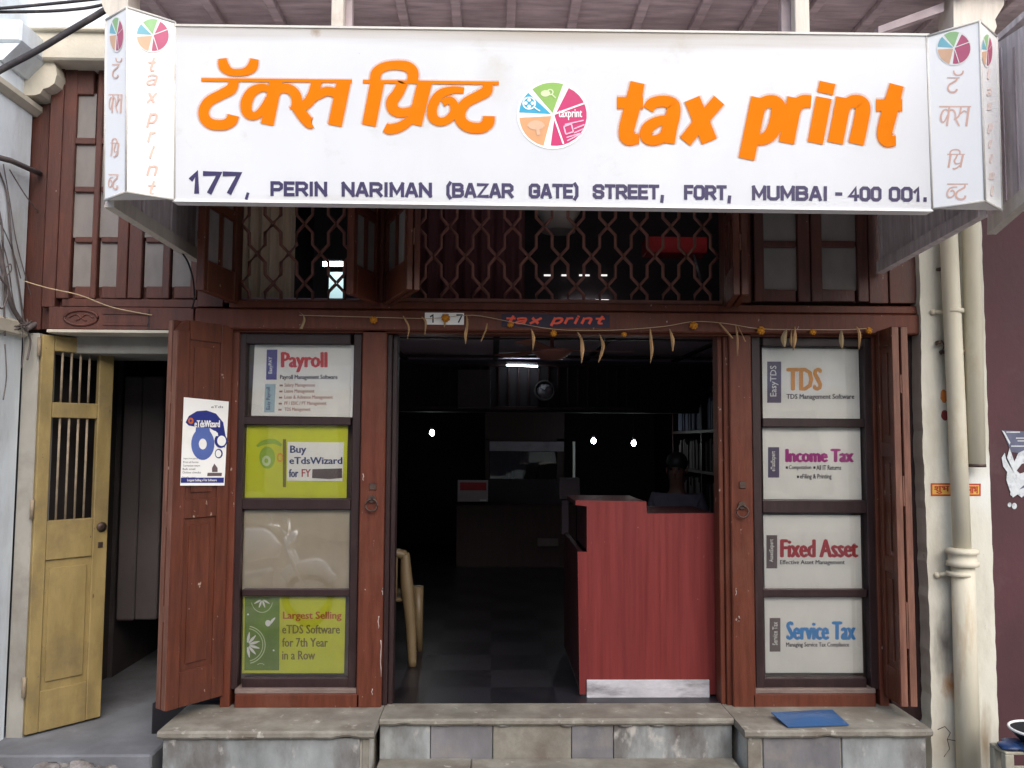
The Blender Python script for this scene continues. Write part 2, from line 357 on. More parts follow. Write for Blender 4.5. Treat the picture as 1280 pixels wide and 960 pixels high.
def spline(pts, n=8):
    pts = [Vector(p) for p in pts]; out = []
    for i in range(len(pts)-1):
        p0 = pts[max(i-1, 0)]; p1 = pts[i]; p2 = pts[i+1]; p3 = pts[min(i+2, len(pts)-1)]
        for k in range(n):
            t = k/n
            out.append(.5*((2*p1)+(p2-p0)*t+(2*p0-5*p1+4*p2-p3)*t*t+(3*p1-p0-3*p2+p3)*t**3))
    out.append(pts[-1]); return out

# ------------------------------------------------------------------ flat printing on a quad: pixels of the photo -> the quad's own plane
class Sheet:
    """a plane in the scene; at() gives the point of that plane under a photo pixel, lifted outward by a layer of print"""
    def __init__(s, p, n): s.p = Vector(p); s.n = Vector(n).normalized(); s.k = 0
    def at(s, px, py, lift=0):
        d = RT*(px-CX)+UP*(CY-py)+fwd*F; q = s.p+s.n*lift
        return CAM+d*((q-CAM).dot(s.n)/d.dot(s.n))
def facade(Y): return Sheet((0, Y, 0), (0, -1, 0))
def quad_px(b, sh, pts, lift):
    b.face([sh.at(x, y, lift) for x, y in pts]); return b
def rect_px(b, sh, x0, y0, x1, y1, lift): return quad_px(b, sh, [(x0, y0), (x1, y0), (x1, y1), (x0, y1)], lift)
def disc_px(b, sh, cx, cy, rx, ry, lift, a0=0, a1=360, hole=0, n=28):
    A = [rad(a0+(a1-a0)*i/n) for i in range(n+1)]
    for i in range(n):
        q = [(cx+rx*math.cos(A[i]), cy-ry*math.sin(A[i])), (cx+rx*math.cos(A[i+1]), cy-ry*math.sin(A[i+1]))]
        if hole: q += [(cx+hole*rx*math.cos(A[i+1]), cy-hole*ry*math.sin(A[i+1])), (cx+hole*rx*math.cos(A[i]), cy-hole*ry*math.sin(A[i]))]
        else: q.append((cx, cy))
        quad_px(b, sh, q, lift)
    return b
def text_shape(s, shear=0):
    c = bpy.data.curves.new('lettering', 'FONT'); c.body = s; c.fill_mode = 'FRONT'; c.resolution_u = 2; c.shear = shear
    o = bpy.data.objects.new('lettering', c); COL.objects.link(o); dg = bpy.context.evaluated_depsgraph_get()
    me = o.evaluated_get(dg).to_mesh()
    vs = [(v.co.x, v.co.y) for v in me.vertices]; fs = [tuple(p.vertices) for p in me.polygons]
    o.evaluated_get(dg).to_mesh_clear(); bpy.data.objects.remove(o); bpy.data.curves.remove(c)
    return vs, fs
def text_px(b, sh, s, x0, y0, x1, y1, lift, bold=0, rot=False, shear=0):
    """lettering fitted into a pixel box; bold = extra stroke width in pixels (overprinted copies, each a hair further out)"""
    vs, fs = text_shape(s, shear)
    if rot: vs = [(-y, x) for x, y in vs]
    ax, bx = min(v[0] for v in vs), max(v[0] for v in vs); ay, by = min(v[1] for v in vs), max(v[1] for v in vs)
    for k, (dx, dy) in enumerate([(0, 0)] if not bold else [(-bold/2, 0), (bold/2, 0), (0, bold*.2), (0, -bold*.2)]):
        vv = [b.bm.verts.new(sh.at(x0+bold/2+(v[0]-ax)/(bx-ax)*(x1-x0-bold)+dx, y1-(v[1]-ay)/(by-ay)*(y1-y0)+dy, lift+k*.00015)) for v in vs]
        for f in fs:
            try: b.bm.faces.new([vv[i] for i in f])
            except ValueError: pass
    return b
def stroke_px(b, sh, pts, wd, lift, smooth=0, thick=0):
    """a brush stroke: polyline in pixels, width (or widths) in pixels, mitred"""
    if smooth:
        ws = wd if isinstance(wd, (list, tuple)) else [wd]*len(pts)
        q = spline([(p[0], p[1], ws[i]) for i, p in enumerate(pts)], smooth)
        pts = [(p[0], p[1]) for p in q]; wd = [p[2] for p in q]
    ws = wd if isinstance(wd, (list, tuple)) else [wd]*len(pts)
    L, Rr = [], []
    for i, p in enumerate(pts):
        p = Vector(p); a = Vector(pts[max(i-1, 0)]); c = Vector(pts[min(i+1, len(pts)-1)])
        d1 = (p-a).normalized() if i else (c-p).normalized(); d2 = (c-p).normalized() if i < len(pts)-1 else d1
        t = (d1+d2); t = t.normalized() if t.length > 1e-3 else d1
        n = Vector((-t.y, t.x)); k = min(1.5, 1/max(.3, n.dot(Vector((-d2.y, d2.x)))))
        L.append(p+n*ws[i]/2*k); Rr.append(p-n*ws[i]/2*k)
    sh.k = (sh.k+1) % 12
    for i in range(len(pts)-1):
        b.face([sh.at(q[0], q[1], lift+sh.k*.00007+i*.000012) for q in (L[i], L[i+1], Rr[i+1], Rr[i])])
    return b

# ================================================================== GROUND
b = B(); b.box(-70, 70, -70, 70, -.52, -.42, 0); struct('street', b, 'street')
ZP = P(24, 920, 0).z-.014; b = B(); b.box(-3.7, -1.80, G(130, 944, ZP).y, 3.2, -.60, ZP, .01); struct('passage_floor', b, 'concrete')
b = B(); b.box(-1.93, 2.5, .07, 7.6, -.3, 0, 0); struct('shop_floor', b, 'tiles')
b = B()
for i in range(26):
    x = -2.95+1.1*random.random(); y = -.30-.3*random.random()**2; r = .02+.05*random.random()
    b.ball((x, y, -.42+r*.8+(.14 if y > -.36 else 0)), r, 7, (1.3, 1, .8), .5)
o = single('rubble', b, 'rubble', 'broken concrete rubble along the edge of the passage floor', 'rubble'); o['kind'] = 'stuff'

# ================================================================== STEPS
def worn_slab(b, x0, x1, yf, yb, z0, z1, amp=.0035, seed=0):
    n = int((x1-x0)/.022); rings = []
    for i in range(n+1):
        x = x0+(x1-x0)*i/n; k = amp*mnoise.noise(Vector((x*9, seed, 0)))+amp*.7*mnoise.noise(Vector((x*37, seed, 5)))
        nt_ = max(0, mnoise.noise(Vector((x*5.3, seed+9, 2)))-.28)*.05
        rings.append([b.v(p) for p in ((x, yb, z0), (x, yf+.01+k, z0+nt_*.9), (x, yf+k, z0+.012+nt_), (x, yf+k*.6, z1-.009), (x, yf+.012+k*.5, z1-.0004*abs(k)/amp), (x, yb, z1))])
    for i in range(n):
        for q in range(6): b.bm.faces.new((rings[i][q], rings[i+1][q], rings[i+1][(q+1) % 6], rings[i][(q+1) % 6]))
    b.bm.faces.new(rings[0]); b.bm.faces.new(rings[-1][::-1]); return b
YPL, YTH = G(330, 914.5).y, G(690, 899).y
ZT = P(690, 947, YTH+.03).z
PX0, PX1, PX2, PX3 = G(196, 915).x, G(467, 915).x, G(932, 914).x, G(1166, 912).x
def plinth(x0, x1, label, joints, mats):
    r = thing('stone_plinth', label, 'plinth', ((x0+x1)/2, -.2, -.42))
    b = B(); worn_slab(b, x0, x1, YPL, .06, -.042, -.001, .004, x0); obj('top_slab', b, 'stone', r)
    b = B(); b.box(x0+.03, x1-.03, YPL+.045, .05, -.42, -.0425, 0); obj('core', b, 'mortar', r)
    xs = [x0+.022]+joints+[x1-.022]
    for i in range(len(xs)-1):
        b = B(); b.box(xs[i]+.006*(i > 0), xs[i+1]-.006, YPL+.028, YPL+.046, -.42, -.044, .003); obj('facing_slab', b, mats[i], r)
    return r
plinth(PX0, PX1, 'left stone plinth under the Payroll window, bluish stained facing', [PX1-.07], ['stone_face', 'stone'])
plinth(PX2, PX3, 'right stone plinth carrying the blue folder, slate facing with pale joints', [PX2+.1, PX2+.52], ['stone', 'stone_dark', 'stone_face'])
r = thing('door_step', 'worn stone doorstep with chipped edge between the two plinths', 'step', (.36, -.2, -.42))
b = B(); worn_slab(b, PX1+.004, PX2-.004, YTH, .068, -.036, 0, .006, 3)
obj('threshold_slab', b, 'stone', r)
b = B()
for k in range(9):                                                     # chipped underside of the slab edge
    x = PX1+.35+(PX2-PX1-.5)*(k+.4*random.random())/9
    b.ball((x, YTH+.024, -.034), .009+.012*random.random(), 7, (2.6, .7, .8), .5)
obj('chipped_mortar', b, 'rubble', r)
xa = [PX1+.004, PX1+.28, PX1+.62, PX1+1.05, PX1+1.28, PX2-.004]; mm = ['stone_face', 'stone_dark', 'stone', 'stone_dark', 'stone_face']
for i in range(5):
    b = B(); b.box(xa[i], xa[i+1]-.004, YTH+.028, -.05, -.42, -.0365, .003); obj('riser_slab', b, mm[i], r)
b = B(); b.box(PX1+.004, PX1+.5, -.62, YTH+.027, -.42, ZT, .006); obj('lower_tread', b, 'stone', r)
b = B(); b.box(PX1+.504, PX2-.004, -.62, YTH+.027, -.42, ZT-.002, .006); obj('lower_tread', b, 'stone', r)

# ================================================================== SHOP BUILDING
bld = thing('shop_building', 'old brown timber shopfront with open shutters and lattice grilles', 'building', (.2, .1, -.42))
def bar(b, x0, y0, x1, y1, Y0, Y1, bev=.004):
    X0, X1, Z0, Z1 = R(x0, y0, x1, y1, Y0); return b.box(X0, X1, Y0, Y1, Z0, Z1, bev)
TOP = 12        # pixel row well above the sign
# -- timber frame
for (x0, x1, nm) in ((449, 480, 0), (914, 942, 1)):
    b = B(); bar(b, x0, 411, x1, 885, 0, .14, .006); obj('post', b, 'wood', bld)
b = B(); bar(b, 481, 418, 487, 884, .035, .15); bar(b, 488, 418, 494, 884, .06, .16); obj('door_jamb', b, 'wood_dark', bld)
b = B(); bar(b, 906.5, 418, 913.5, 884, .03, .15); bar(b, 899, 418, 905, 884, .05, .16); obj('door_jamb', b, 'wood', bld)
b = B(); bar(b, 281, 412, 293, 886, .012, .14); obj('post', b, 'wood', bld)
b = B(); bar(b, 1095, 412, 1106, 886, .012, .14); obj('post', b, 'wood', bld)
b = B(); bar(b, 1106, 250, 1162, 900, .05, .2); obj('corner_board', b, 'wood_dark', bld)
b = B(); bar(b, 243, 389, 1152, 414.5, -.035, .14, .008); bar(b, 275, 414.6, 1108, 418, .0, .13); bar(b, 286, 379, 1152, 388.6, -.02, .14, .005)
obj('lintel', b, 'wood', bld)
fr = None
b = B(); bar(b, 60, 384, 242, 412, -.015, .2, .004); fr = obj('frieze_board', b, 'wood_old', bld)
b = B(); bar(b, 185, 386, 187, 411, -.017, -.0155, 0); obj('board_seam', b, 'wood_dark', fr)
b = B(); bar(b, 128, 390, 184, 393, -.021, -.0151, .002); bar(b, 128, 404, 184, 407, -.021, -.0151, .002); obj('moulding', b, 'wood_old', fr)
c = P(101, 397, -.02); b = B()
b.tube([(c.x+.095*math.cos(a), -.018, c.z+.043*math.sin(a)) for a in [2*math.pi*i/30 for i in range(31)]], .008, 6)
for s_ in (-1, 1):
    b.tube(spline([(c.x+s_*.07, -.017, c.z), (c.x+s_*.03, -.017, c.z+.02), (c.x, -.017, c.z), (c.x-s_*.03, -.017, c.z-.018)], 5), .005, 5)
obj('carved_oval', b, 'wood_old', fr)
b = B(); bar(b, 58, 412.3, 243, 416, -.03, .2, .002); obj('lintel_edge', b, 'plaster_old', bld)
b = B(); bar(b, 60, 416.6, 244, 442, .15, .6, .004); obj('passage_lintel', b, 'greywall2', bld)
# base boards and sills under the display windows
for x0, x1 in ((293, 449), (942, 1095)):
    b = B(); bar(b, x0, 868, x1, 885, .0, .14, .004); obj('base_board', b, 'wood', bld)
    b = B(); bar(b, x0, 861, x1, 867.5, .008, .14, .004); obj('sill', b, 'sill', bld, label='worn greyish sill')
# -- display windows
def display(xl, xr, ol, orr, rails, x0, x1):
    b = B(); bar(b, ol, 415, xl, 862, .03, .1); bar(b, xr, 415, orr, 862, .03, .1)
    for ya, yb in rails: bar(b, xl+.3, ya, xr-.3, yb, .036, .098)
    fo = obj('display_window', b, 'wood_dark', bld)
    for i in range(4):
        b = B(); bar(b, xl, rails[i][1], xr, rails[i+1][0], .07, .074, 0); obj('glass_pane', b, 'glass', fo)
    b = B(); bar(b, ol, 415, orr, 862, .17, .19, 0); obj('backing_board', b, M['back'], fo)
M['back'] = surf('brown_backing_board', (.21, .155, .13), .2, .8, 4, bump=.05)
display(302, 438.5, 293, 449, [(415, 430), (521, 531), (624, 637), (737, 745.5), (848, 862)], 0, 0)
display(953, 1084, 942, 1095, [(415, 433), (523, 534), (626, 641.5), (737, 746.5), (848, 860)], 0, 0)
# -- pale paint drips and scratches
for k, (px, py, ln) in enumerate(((476, 800, 46), (473, 770, 16), (478, 735, 10), (920, 735, 10), (924, 770, 7), (454, 592, 9), (300, 875, 0), (465, 861, 8))):
    b = B(); q = [P(px+.6*math.sin(i*1.7+k), py+ln*i/5, -.0008) for i in range(6)] if ln else [P(px+i*9, 881+.8*math.sin(i*2), -.0008) for i in range(6)]
    if ln: b.tube(q, .003, 5, True, [.004, .0025, .0035, .002, .003, .0015]); obj('paint_drip', b, 'drip', bld)
# -- ring handles on the posts
for px, py in ((465, 630), (927, 638)):
    c = P(px, py, 0); k = obj('ring_handle', B().lathe([(.022, 0), (.022, .006), (.012, .014)], (c.x, -.0145, c.z+.03), 'Y', 14), 'iron', bld)
    b = B(); b.tube([(c.x+.034*math.sin(a), -.016-.008*abs(math.sin(a/2)), c.z-.005-.034*(1-math.cos(a))/1+.034) for a in [2*math.pi*i/20 for i in range(21)]], .0055, 6); obj('ring', b, 'iron', k)
for px, py in ((466, 608), (928, 606)):
    c = P(px, py, 0); b = B(); b.box(c.x-.02, c.x+.02, -.008, -.0005, c.z-.02, c.z+.02, .002); b.lathe([(.008, -.009), (.008, -.0085)], (c.x, 0, c.z), 'Y', 8); obj('lock_plate', b, 'iron', bld)
# -- wall above and fixed casements
b = B(); bar(b, 10, TOP, 284, 412, .05, .25, 0); obj('wall_boarding', b, 'wood_old', bld)
b = B(); bar(b, 936, TOP, 1152, 379, .05, .25, 0); obj('wall_boarding', b, 'wood_old', bld)
b = B(); bar(b, 24, TOP, 59, 412, .03, .0495, .003); bar(b, 60, TOP, 76, 383.6, -.01, .049, .003); bar(b, 252, TOP, 284, 383.6, -.005, .049, .003); obj('post', b, 'wood_old', bld)
b = B(); bar(b, 1083, TOP, 1106, 379, -.005, .049, .003); bar(b, 1108, TOP, 1150, 379, -.015, .049, .003); obj('post', b, 'wood_old', bld)
def casement(x0, x1, cols, rows, ybot):
    b = B(); ytop = TOP
    xs = [x0]+[v for c_ in cols for v in c_]+[x1]
    for i in range(0, len(xs), 2): bar(b, xs[i], ytop, xs[i+1], ybot, 0.0, .045, .004)
    ys = [ytop]+[v for r_ in rows for v in r_]+[ybot]
    for c_ in cols:
        for i in range(0, len(ys), 2): bar(b, c_[0]+.2, ys[i], c_[1]-.2, ys[i+1], .006, .044, .004)
    o = obj('casement_window', b, 'wood_old', bld)
    for c_ in cols:
        for r_ in rows:
            b = B(); bar(b, c_[0]-1, r_[0]-1, c_[1]+1, r_[1]+1, .025, .03, 0); obj('glass_pane', b, 'glass_dusty', o)
LR = [(118, 172), (180, 233), (240, 296), (303, 358)]
casement(77, 164, [(93, 119), (126, 151)], LR, 373)
casement(165.5, 251, [(182, 208), (217, 243)], LR, 373)
b = B(); bar(b, 77, 373.6, 251, 383.7, .01, .049, .003); obj('casement_sill', b, 'wood_old', bld)
RR = [(150, 196), (205, 250), (257, 301), (309, 362)]
casement(941, 1010, [(953, 995)], RR, 377)
casement(1011.5, 1082, [(1025, 1069)], RR, 377)
# -- transom openings with lattice grilles
b = B(); bar(b, 285, TOP, 298, 378.7, .0, .14); obj('post', b, 'wood', bld)
b = B(); bar(b, 462, TOP, 485, 378.7, .0, .14); obj('post', b, 'wood', bld)
b = B(); bar(b, 905, TOP, 936, 378.7, .0, .14); obj('post', b, 'wood', bld)
def lattice(x0, x1, cx0, y_cross):
    b = B(); sp = 19.8; row = 37.2; Yg = .09
    i0 = int((x0-cx0)/sp)-2; rows = [(-5+k) for k in range(9)]
    i = i0
    while True:
        xb = cx0+sp/2+i*sp
        if xb > x1-2: break
        if xb > x0+2:
            pts = []
            for r_ in rows:
                yc = y_cross+row*r_
                if yc > 400: continue
                side = 1 if (i+r_) % 2 else -1
                pts += [(xb, yc-11), (xb+side*(sp/2-1.0), yc-1.5), (xb+side*(sp/2-1.0), yc+1.5), (xb, yc+11)]
            pts = [p_ for p_ in pts if p_[1] < 379]+[(pts[-1][0], 380)]
            z = (i % 2)*.006
            b.tube([P(p_[0], p_[1], Yg+z) for p_ in pts], .0106, 6)
        i += 1
    bar(b, x0+.5, 374, x1-.5, 378.6, .07, .12, .002)
    return obj('lattice_grille', b, 'grille', bld)
lattice(298, 462, 321.5, 317); lattice(485, 905, 660.4, 320.4)
# -- hinged shutters
def leaf(name, hinge, free, z0, z1, side, mat, rails, wst, panes=False, layers=2, th=.042, cut=0, label=None, gapfill=()):
    """hinge and free are (x, y); side=+1 puts the face to the right of hinge->free"""
    h = Vector((hinge[0], hinge[1], 0)); d = Vector((free[0], free[1], 0))-h; W = d.length; d.normalize()
    n = Vector((d.y, -d.x, 0))*side
    MX = Matrix(((d.x, n.x, 0, h.x), (d.y, n.y, 0, h.y), (d.z, n.z, 1, 0), (0, 0, 0, 1)))   # local: x along, y = outward face normal, z up
    H = z1-z0
    o = None
    for L in range(layers):
        y1 = -L*(th+.008); y0 = y1-th; b = B(MX)
        zz = [z0]+[z0+H*f for r_ in rails for f in r_]+[z1]
        if cut and L == 0:
            b.prism([(0, z0), (W, z0), (W, z1-cut), (W-cut*.8, z1), (0, z1)], y0+.004, y1-.012)
        elif not panes: b.box(.002, W-.002, y0+.004, y1-.012, z0+.002, z1-.002, .002)
        zt = z1-(cut if L == 0 else 0)
        b.box(0, wst, y0, y1, z0, z1 if cut else zt, .004); b.box(W-wst, W, y0, y1, z0, zt, .004)
        for i in range(0, len(zz), 2):
            if cut and i == len(zz)-2: b.prism([(wst, zz[i]), (W-wst, zz[i]), (W-wst, zz[i+1]-cut*.3), (W-cut*1.2, zz[i+1]), (wst, zz[i+1])], y0+.001, y1-.001)
            else: b.box(wst+.0003, W-wst-.0003, y0+.001, y1-.001, zz[i], zz[i+1], .004)
        if not panes and L == 0:
            for r_ in range(len(rails)):
                za, zb = z0+H*rails[r_][0]+.035, z0+H*rails[r_][1]-.035
                b.box(wst+.035, W-wst-.035, y1-.014, y1-.004, za, zb, .006)
        ob = obj(name if L == 0 else 'rear_leaf', b, mat, bld if L == 0 else o, label=label if L == 0 else None)
        if L == 0: o = ob
        if panes and L == 0:
            for r_ in rails:
                b = B(MX); b.box(wst, W/2-.012, y1-.024, y1-.02, z0+H*r_[0], z0+H*r_[1], 0); b.box(W/2+.012, W-wst, y1-.024, y1-.02, z0+H*r_[0], z0+H*r_[1], 0)
                obj('glass_pane', b, 'glass_dusty', o)
                b = B(MX); b.box(W/2-.012, W/2+.012, y0+.002, y1-.002, z0+H*r_[0], z0+H*r_[1], .002); obj('glazing_bar', b, mat, o)
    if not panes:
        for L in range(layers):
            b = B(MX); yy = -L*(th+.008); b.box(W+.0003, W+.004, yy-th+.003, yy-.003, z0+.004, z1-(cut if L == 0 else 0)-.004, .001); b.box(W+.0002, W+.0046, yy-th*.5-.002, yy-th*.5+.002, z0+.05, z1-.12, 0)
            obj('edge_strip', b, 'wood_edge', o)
    if layers == 2:
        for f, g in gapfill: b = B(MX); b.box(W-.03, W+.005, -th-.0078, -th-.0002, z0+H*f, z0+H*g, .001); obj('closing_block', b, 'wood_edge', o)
    return MX, W, n, d, o
zt0 = 1.506+.79
leaf('window_shutter', (-1.479, -.03), (-1.535, -.45), zt0, 3.3, -1, 'wood_leaf', [(.17, .46), (.52, .95)], .05, True, 1)
leaf('window_shutter', (-.70, -.03), (-.80, -.36), zt0, 3.3, 1, 'wood', [(.17, .46), (.52, .95)], .05, True, 1)
leaf('window_shutter', (-.645, -.03), (-.455, -.52), zt0, 3.3, 1, 'wood_leaf', [(.17, .46), (.52, .95)], .06, True, 2, .032, gapfill=[(.24, .33)])
leaf('window_shutter', (1.355, -.03), (1.285, -.45), zt0, 3.3, 1, 'wood_leaf', [(.17, .46), (.52, .95)], .05, True, 2, .036, gapfill=[(.24, .33)])
LZ0, LZ1 = P(291, 869, 0).z, P(291, 408, 0).z
LF = G(207, 890, LZ0); RF = G(1126, 884, LZ0)
LM = leaf('folding_shutter', (-1.507, -.012), (LF.x, LF.y), LZ0, LZ1, -1, 'wood_leaf', [(.09, .48), (.53, .95)], .075, cut=.06, gapfill=[(.22, .26), (.46, .5), (.78, .81)])
RMx = leaf('folding_shutter', (P(1098, 640, 0).x, -.012), (RF.x, RF.y), LZ0, LZ1, 1, 'wood_leaf', [(.09, .34), (.38, .65), (.69, .95)], .045, gapfill=[(.15, .27), (.52, .6), (.82, .87)])
# -- yellow door in the left passage
hb, ht = P(24, 920, 0), P(60, 417, 0); z0 = hb.z; fb = G(123, 896, z0)
hx = (hb.x+ht.x)/2; fx = (fb.x+P(147, 427, fb.y).x)/2
z1 = P(60, 418, 0).z
h = Vector((hx, .0, 0)); d = Vector((fx, fb.y, 0))-h; W = d.length; d.normalize(); n = Vector((d.y, -d.x, 0))
MX = Matrix(((d.x, n.x, 0, h.x), (d.y, n.y, 0, h.y), (0, 0, 1, 0), (0, 0, 0, 1))); H = z1-z0
b = B(MX); zf = lambda f: z1-H*f
b.box(0, W*.17, -.04, 0, z0, z1, .005); b.box(W*.79, W, -.04, 0, z0, z1, .005)
for a_, c_ in ((0, .04), (.172, .212), (.475, .575), (.9, 1)): b.box(W*.17+.0004, W*.79-.0004, -.039, -.001, zf(c_), zf(a_), .004)
b.box(W*.17, W*.79, -.03, -.016, zf(.9), zf(.575), 0)
yd = obj('door', b, 'yellow', bld, label='ochre yellow door leaf with two barred openings, standing ajar')
b = B(MX)
b.box(W*.23, W*.73, -.0155, -.006, zf(.88), zf(.595), .006); obj('raised_panel', b, 'yellow', yd)
for k in range(4):
    for a_, c_ in ((.04, .172), (.212, .475)):
        u = W*(.17+.62*(k+1)/5); b = B(MX); b.tube([(u, -.02, zf(c_)), (u, -.02, zf(a_))], .007, 8); obj('iron_bar', b, 'bar', yd)
b = B(MX); b.lathe([(.012, 0), (.03, .004), (.03, .01), (.01, .016)], (W*.9, 0, zf(.50)), 'Y', 12); obj('door_knob', b, 'iron', yd)
b = B(MX); b.box(W*.86, W*.93, .0005, .006, zf(.555), zf(.54), .002); obj('latch', b, 'iron', yd)
for zz in (.06, 1.05, 1.98): b = B(); b.tube([(hx-.012, -.008, zz), (hx-.012, -.008, zz+.11)], .011, 8); obj('hinge', b, 'bar', yd)
# -- passage walls
jx = P(22, 550, 0).x
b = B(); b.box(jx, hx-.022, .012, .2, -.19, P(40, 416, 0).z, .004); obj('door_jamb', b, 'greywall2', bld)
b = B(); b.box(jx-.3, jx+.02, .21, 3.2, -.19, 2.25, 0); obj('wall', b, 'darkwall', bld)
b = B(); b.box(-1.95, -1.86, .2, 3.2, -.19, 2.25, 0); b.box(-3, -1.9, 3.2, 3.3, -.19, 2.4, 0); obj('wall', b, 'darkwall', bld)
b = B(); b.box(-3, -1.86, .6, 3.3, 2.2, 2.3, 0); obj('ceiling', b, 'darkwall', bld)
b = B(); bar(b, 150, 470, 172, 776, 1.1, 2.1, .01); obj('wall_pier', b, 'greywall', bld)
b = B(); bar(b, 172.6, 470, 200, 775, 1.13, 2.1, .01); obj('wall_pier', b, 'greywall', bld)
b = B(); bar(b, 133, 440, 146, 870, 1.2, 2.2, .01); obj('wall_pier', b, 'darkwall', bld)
b = B(); b.box(-1.86, -1.51, .145, .2, -.1, 2.3, 0); obj('wall', b, 'dark', bld)
# -- shop interior shell
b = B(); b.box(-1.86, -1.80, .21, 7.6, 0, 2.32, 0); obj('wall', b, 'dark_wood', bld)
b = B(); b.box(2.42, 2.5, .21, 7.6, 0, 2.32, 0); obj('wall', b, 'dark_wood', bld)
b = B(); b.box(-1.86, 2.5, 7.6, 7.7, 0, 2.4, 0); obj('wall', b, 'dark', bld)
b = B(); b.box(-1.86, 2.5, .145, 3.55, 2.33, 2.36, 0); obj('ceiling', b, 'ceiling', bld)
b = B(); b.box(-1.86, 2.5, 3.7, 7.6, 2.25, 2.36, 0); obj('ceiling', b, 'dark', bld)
b = B()
for k in range(5): b.box(-1.8+.9*k, -1.75+.9*k, .2, 3.5, 2.312, 2.329, 0)
b.box(-1.8, 2.42, 1.6, 1.65, 2.30, 2.3115, 0); b.box(-1.8, 2.42, 2.9, 2.96, 2.29, 2.3115, 0); obj('ceiling_batten', b, 'dark_wood', bld)
b = B(); b.box(-1.8, 2.42, 3.56, 3.68, 1.80, 2.329, 0); dd = obj('mezzanine_beam', b, 'dark', bld)
b = B()
for k in range(22): b.box(-.75+.1*k, -.73+.1*k, 3.53, 3.555, 1.86, 2.26, .004)
b.box(-.8, 1.5, 3.525, 3.559, 1.82, 1.86, .004); b.box(-.8, 1.5, 3.525, 3.559, 2.26, 2.29, .004); obj('balustrade', b, 'dark_wood', dd)
b = B(); bar(b, 572, 462, 613, 510, 3.4, 3.52); obj('vent_panel', b, 'greywall', dd)
# -- upper room seen through the grilles
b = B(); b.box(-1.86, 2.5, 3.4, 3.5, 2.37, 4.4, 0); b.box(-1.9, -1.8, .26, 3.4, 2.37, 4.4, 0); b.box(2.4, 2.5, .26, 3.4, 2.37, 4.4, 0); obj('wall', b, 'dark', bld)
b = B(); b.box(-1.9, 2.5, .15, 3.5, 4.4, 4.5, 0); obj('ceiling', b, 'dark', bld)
b = B(); b.box(-1.48, 1.5, .06, .14, 3.62, 4.6, 0); obj('wall_boarding', b, 'wood_old', bld)
b = B(); b.box(-3.4, 3.6, .26, .4, 4.5, 7.5, 0); obj('wall', b, 'plaster_old', bld)

# ================================================================== PILLARS AND NEIGHBOURS
jx = P(22, 550, 0).x
lp = thing('pillar', 'white plaster pillar on the left, tangled with old wires', 'pillar', (jx-.35, -.2, -.42))
b = B(); b.box(jx-.7, jx, -.5, .009, -.42, 4.7, .012); obj('shaft', b, 'plaster', lp)
b = B(); b.box(jx-.7, jx+.035, -.53, .0, P(30, 418, 0).z-.02, P(30, 403, 0).z, .012); obj('ledge', b, 'plaster_old', lp)
zl = P(45, 138, 0).z
b = B(); b.prism([(jx-.7, zl-.03), (jx+.01, zl-.03), (jx+.04, zl), (jx+.04, zl+.03), (jx-.7, zl+.04)], -.5, .03); obj('moulding', b, 'plaster_old', lp)
b = B(); b.box(jx-.7, -2.60, -.36, .04, P(14, 58, -.3).z, P(14, 30, -.3).z, .012)
z_ = P(14, 58, -.3).z
b.prism([(jx-.7, z_-.1), (jx+.02, z_-.1), (-2.61, z_-.004), (jx-.7, z_-.004)], -.35, .03); obj('capital', b, 'plaster', lp)
b = B(); pts = [(28, 74), (66, 74.5), (70, 84), (71, 93), (68, 104), (61, 109), (54, 111), (50, 117), (43, 119), (30, 119)]
b.prism([(P(x, y, -.1).x, P(x, y, -.1).z) for x, y in pts], -.1, .048); obj('bracket', b, 'plaster_old', lp)
b = B(); bar(b, 28, 37, 150, 74, -.14, .2, .01); bar(b, 20, 33, 152, 37, -.17, .2, .006)
tag(obj('beam', b, 'plaster_old', None, (P(90, 60, 0).x, 0, P(90, 74, 0).z)), 'cream plaster beam above the left casements with a small cornice', 'beam')
b = B(); bar(b, -60, -60, 170, 33, -.1, .2, 0); single('upper_wall', b, 'plaster', 'mottled white upper wall behind the black cables at the top left corner', 'wall')

rp = thing('pillar', 'whitewashed right pillar with drain pipes, rust streaks and stickers', 'pillar', (P(1198, 900, 0).x, -.06, -.42))
b = B(); X0, X1 = P(1157, 640, -.06).x, P(1239, 640, -.06).x
outl = [(X0, -.42)]
random.seed(3)
zs = [-.42+.05*i for i in range(103)]
lft = [(X0+random.uniform(-.004, .004)+.004*math.sin(z*3), z) for z in zs]; rgt = [(X1+random.uniform(-.003, .003), z) for z in zs]
M['pillar_r'] = surf('whitewash_on_right_pillar', (.64, .63, .55), .14, .85, 3, (1, 1, .5), .3, 28, dirt=(.40, .37, .29), dirt_amt=(.48, .8), dscale=4, dstretch=(1, 1, .35), chip=(.26, .22, .17), chip_rng=(.69, .715), cscale=16)
b.prism(lft+rgt[::-1], -.06, .049)
ob = obj('shaft', b, 'pillar_r', rp)
org = wloc(rp)
def spot(px, py, rx, rz, col, amt, Y=-.06): return (P(px, py, Y)-org, (rx, .3, rz), col, amt)
stain(M['pillar_r'], [spot(1182, 808, .085, .26, (.09, .075, .07), .9), spot(1190, 858, .07, .10, (.36, .15, .03), .9), spot(1172, 700, .08, .25, (.42, .39, .32), .7), spot(1178, 440, .07, .3, (.4, .37, .29), .7), spot(1232, 935, .05, .3, (.2, .13, .06), .8), spot(1180, 928, .1, .14, (.35, .29, .22), .6), spot(1226, 605, .2, .22, (.74, .76, .74), .9)])
b = B(); pc = [(1172, 912), (1181, 908), (1188, 916), (1184, 924), (1195, 926), (1202, 927)]     # crack in the plaster
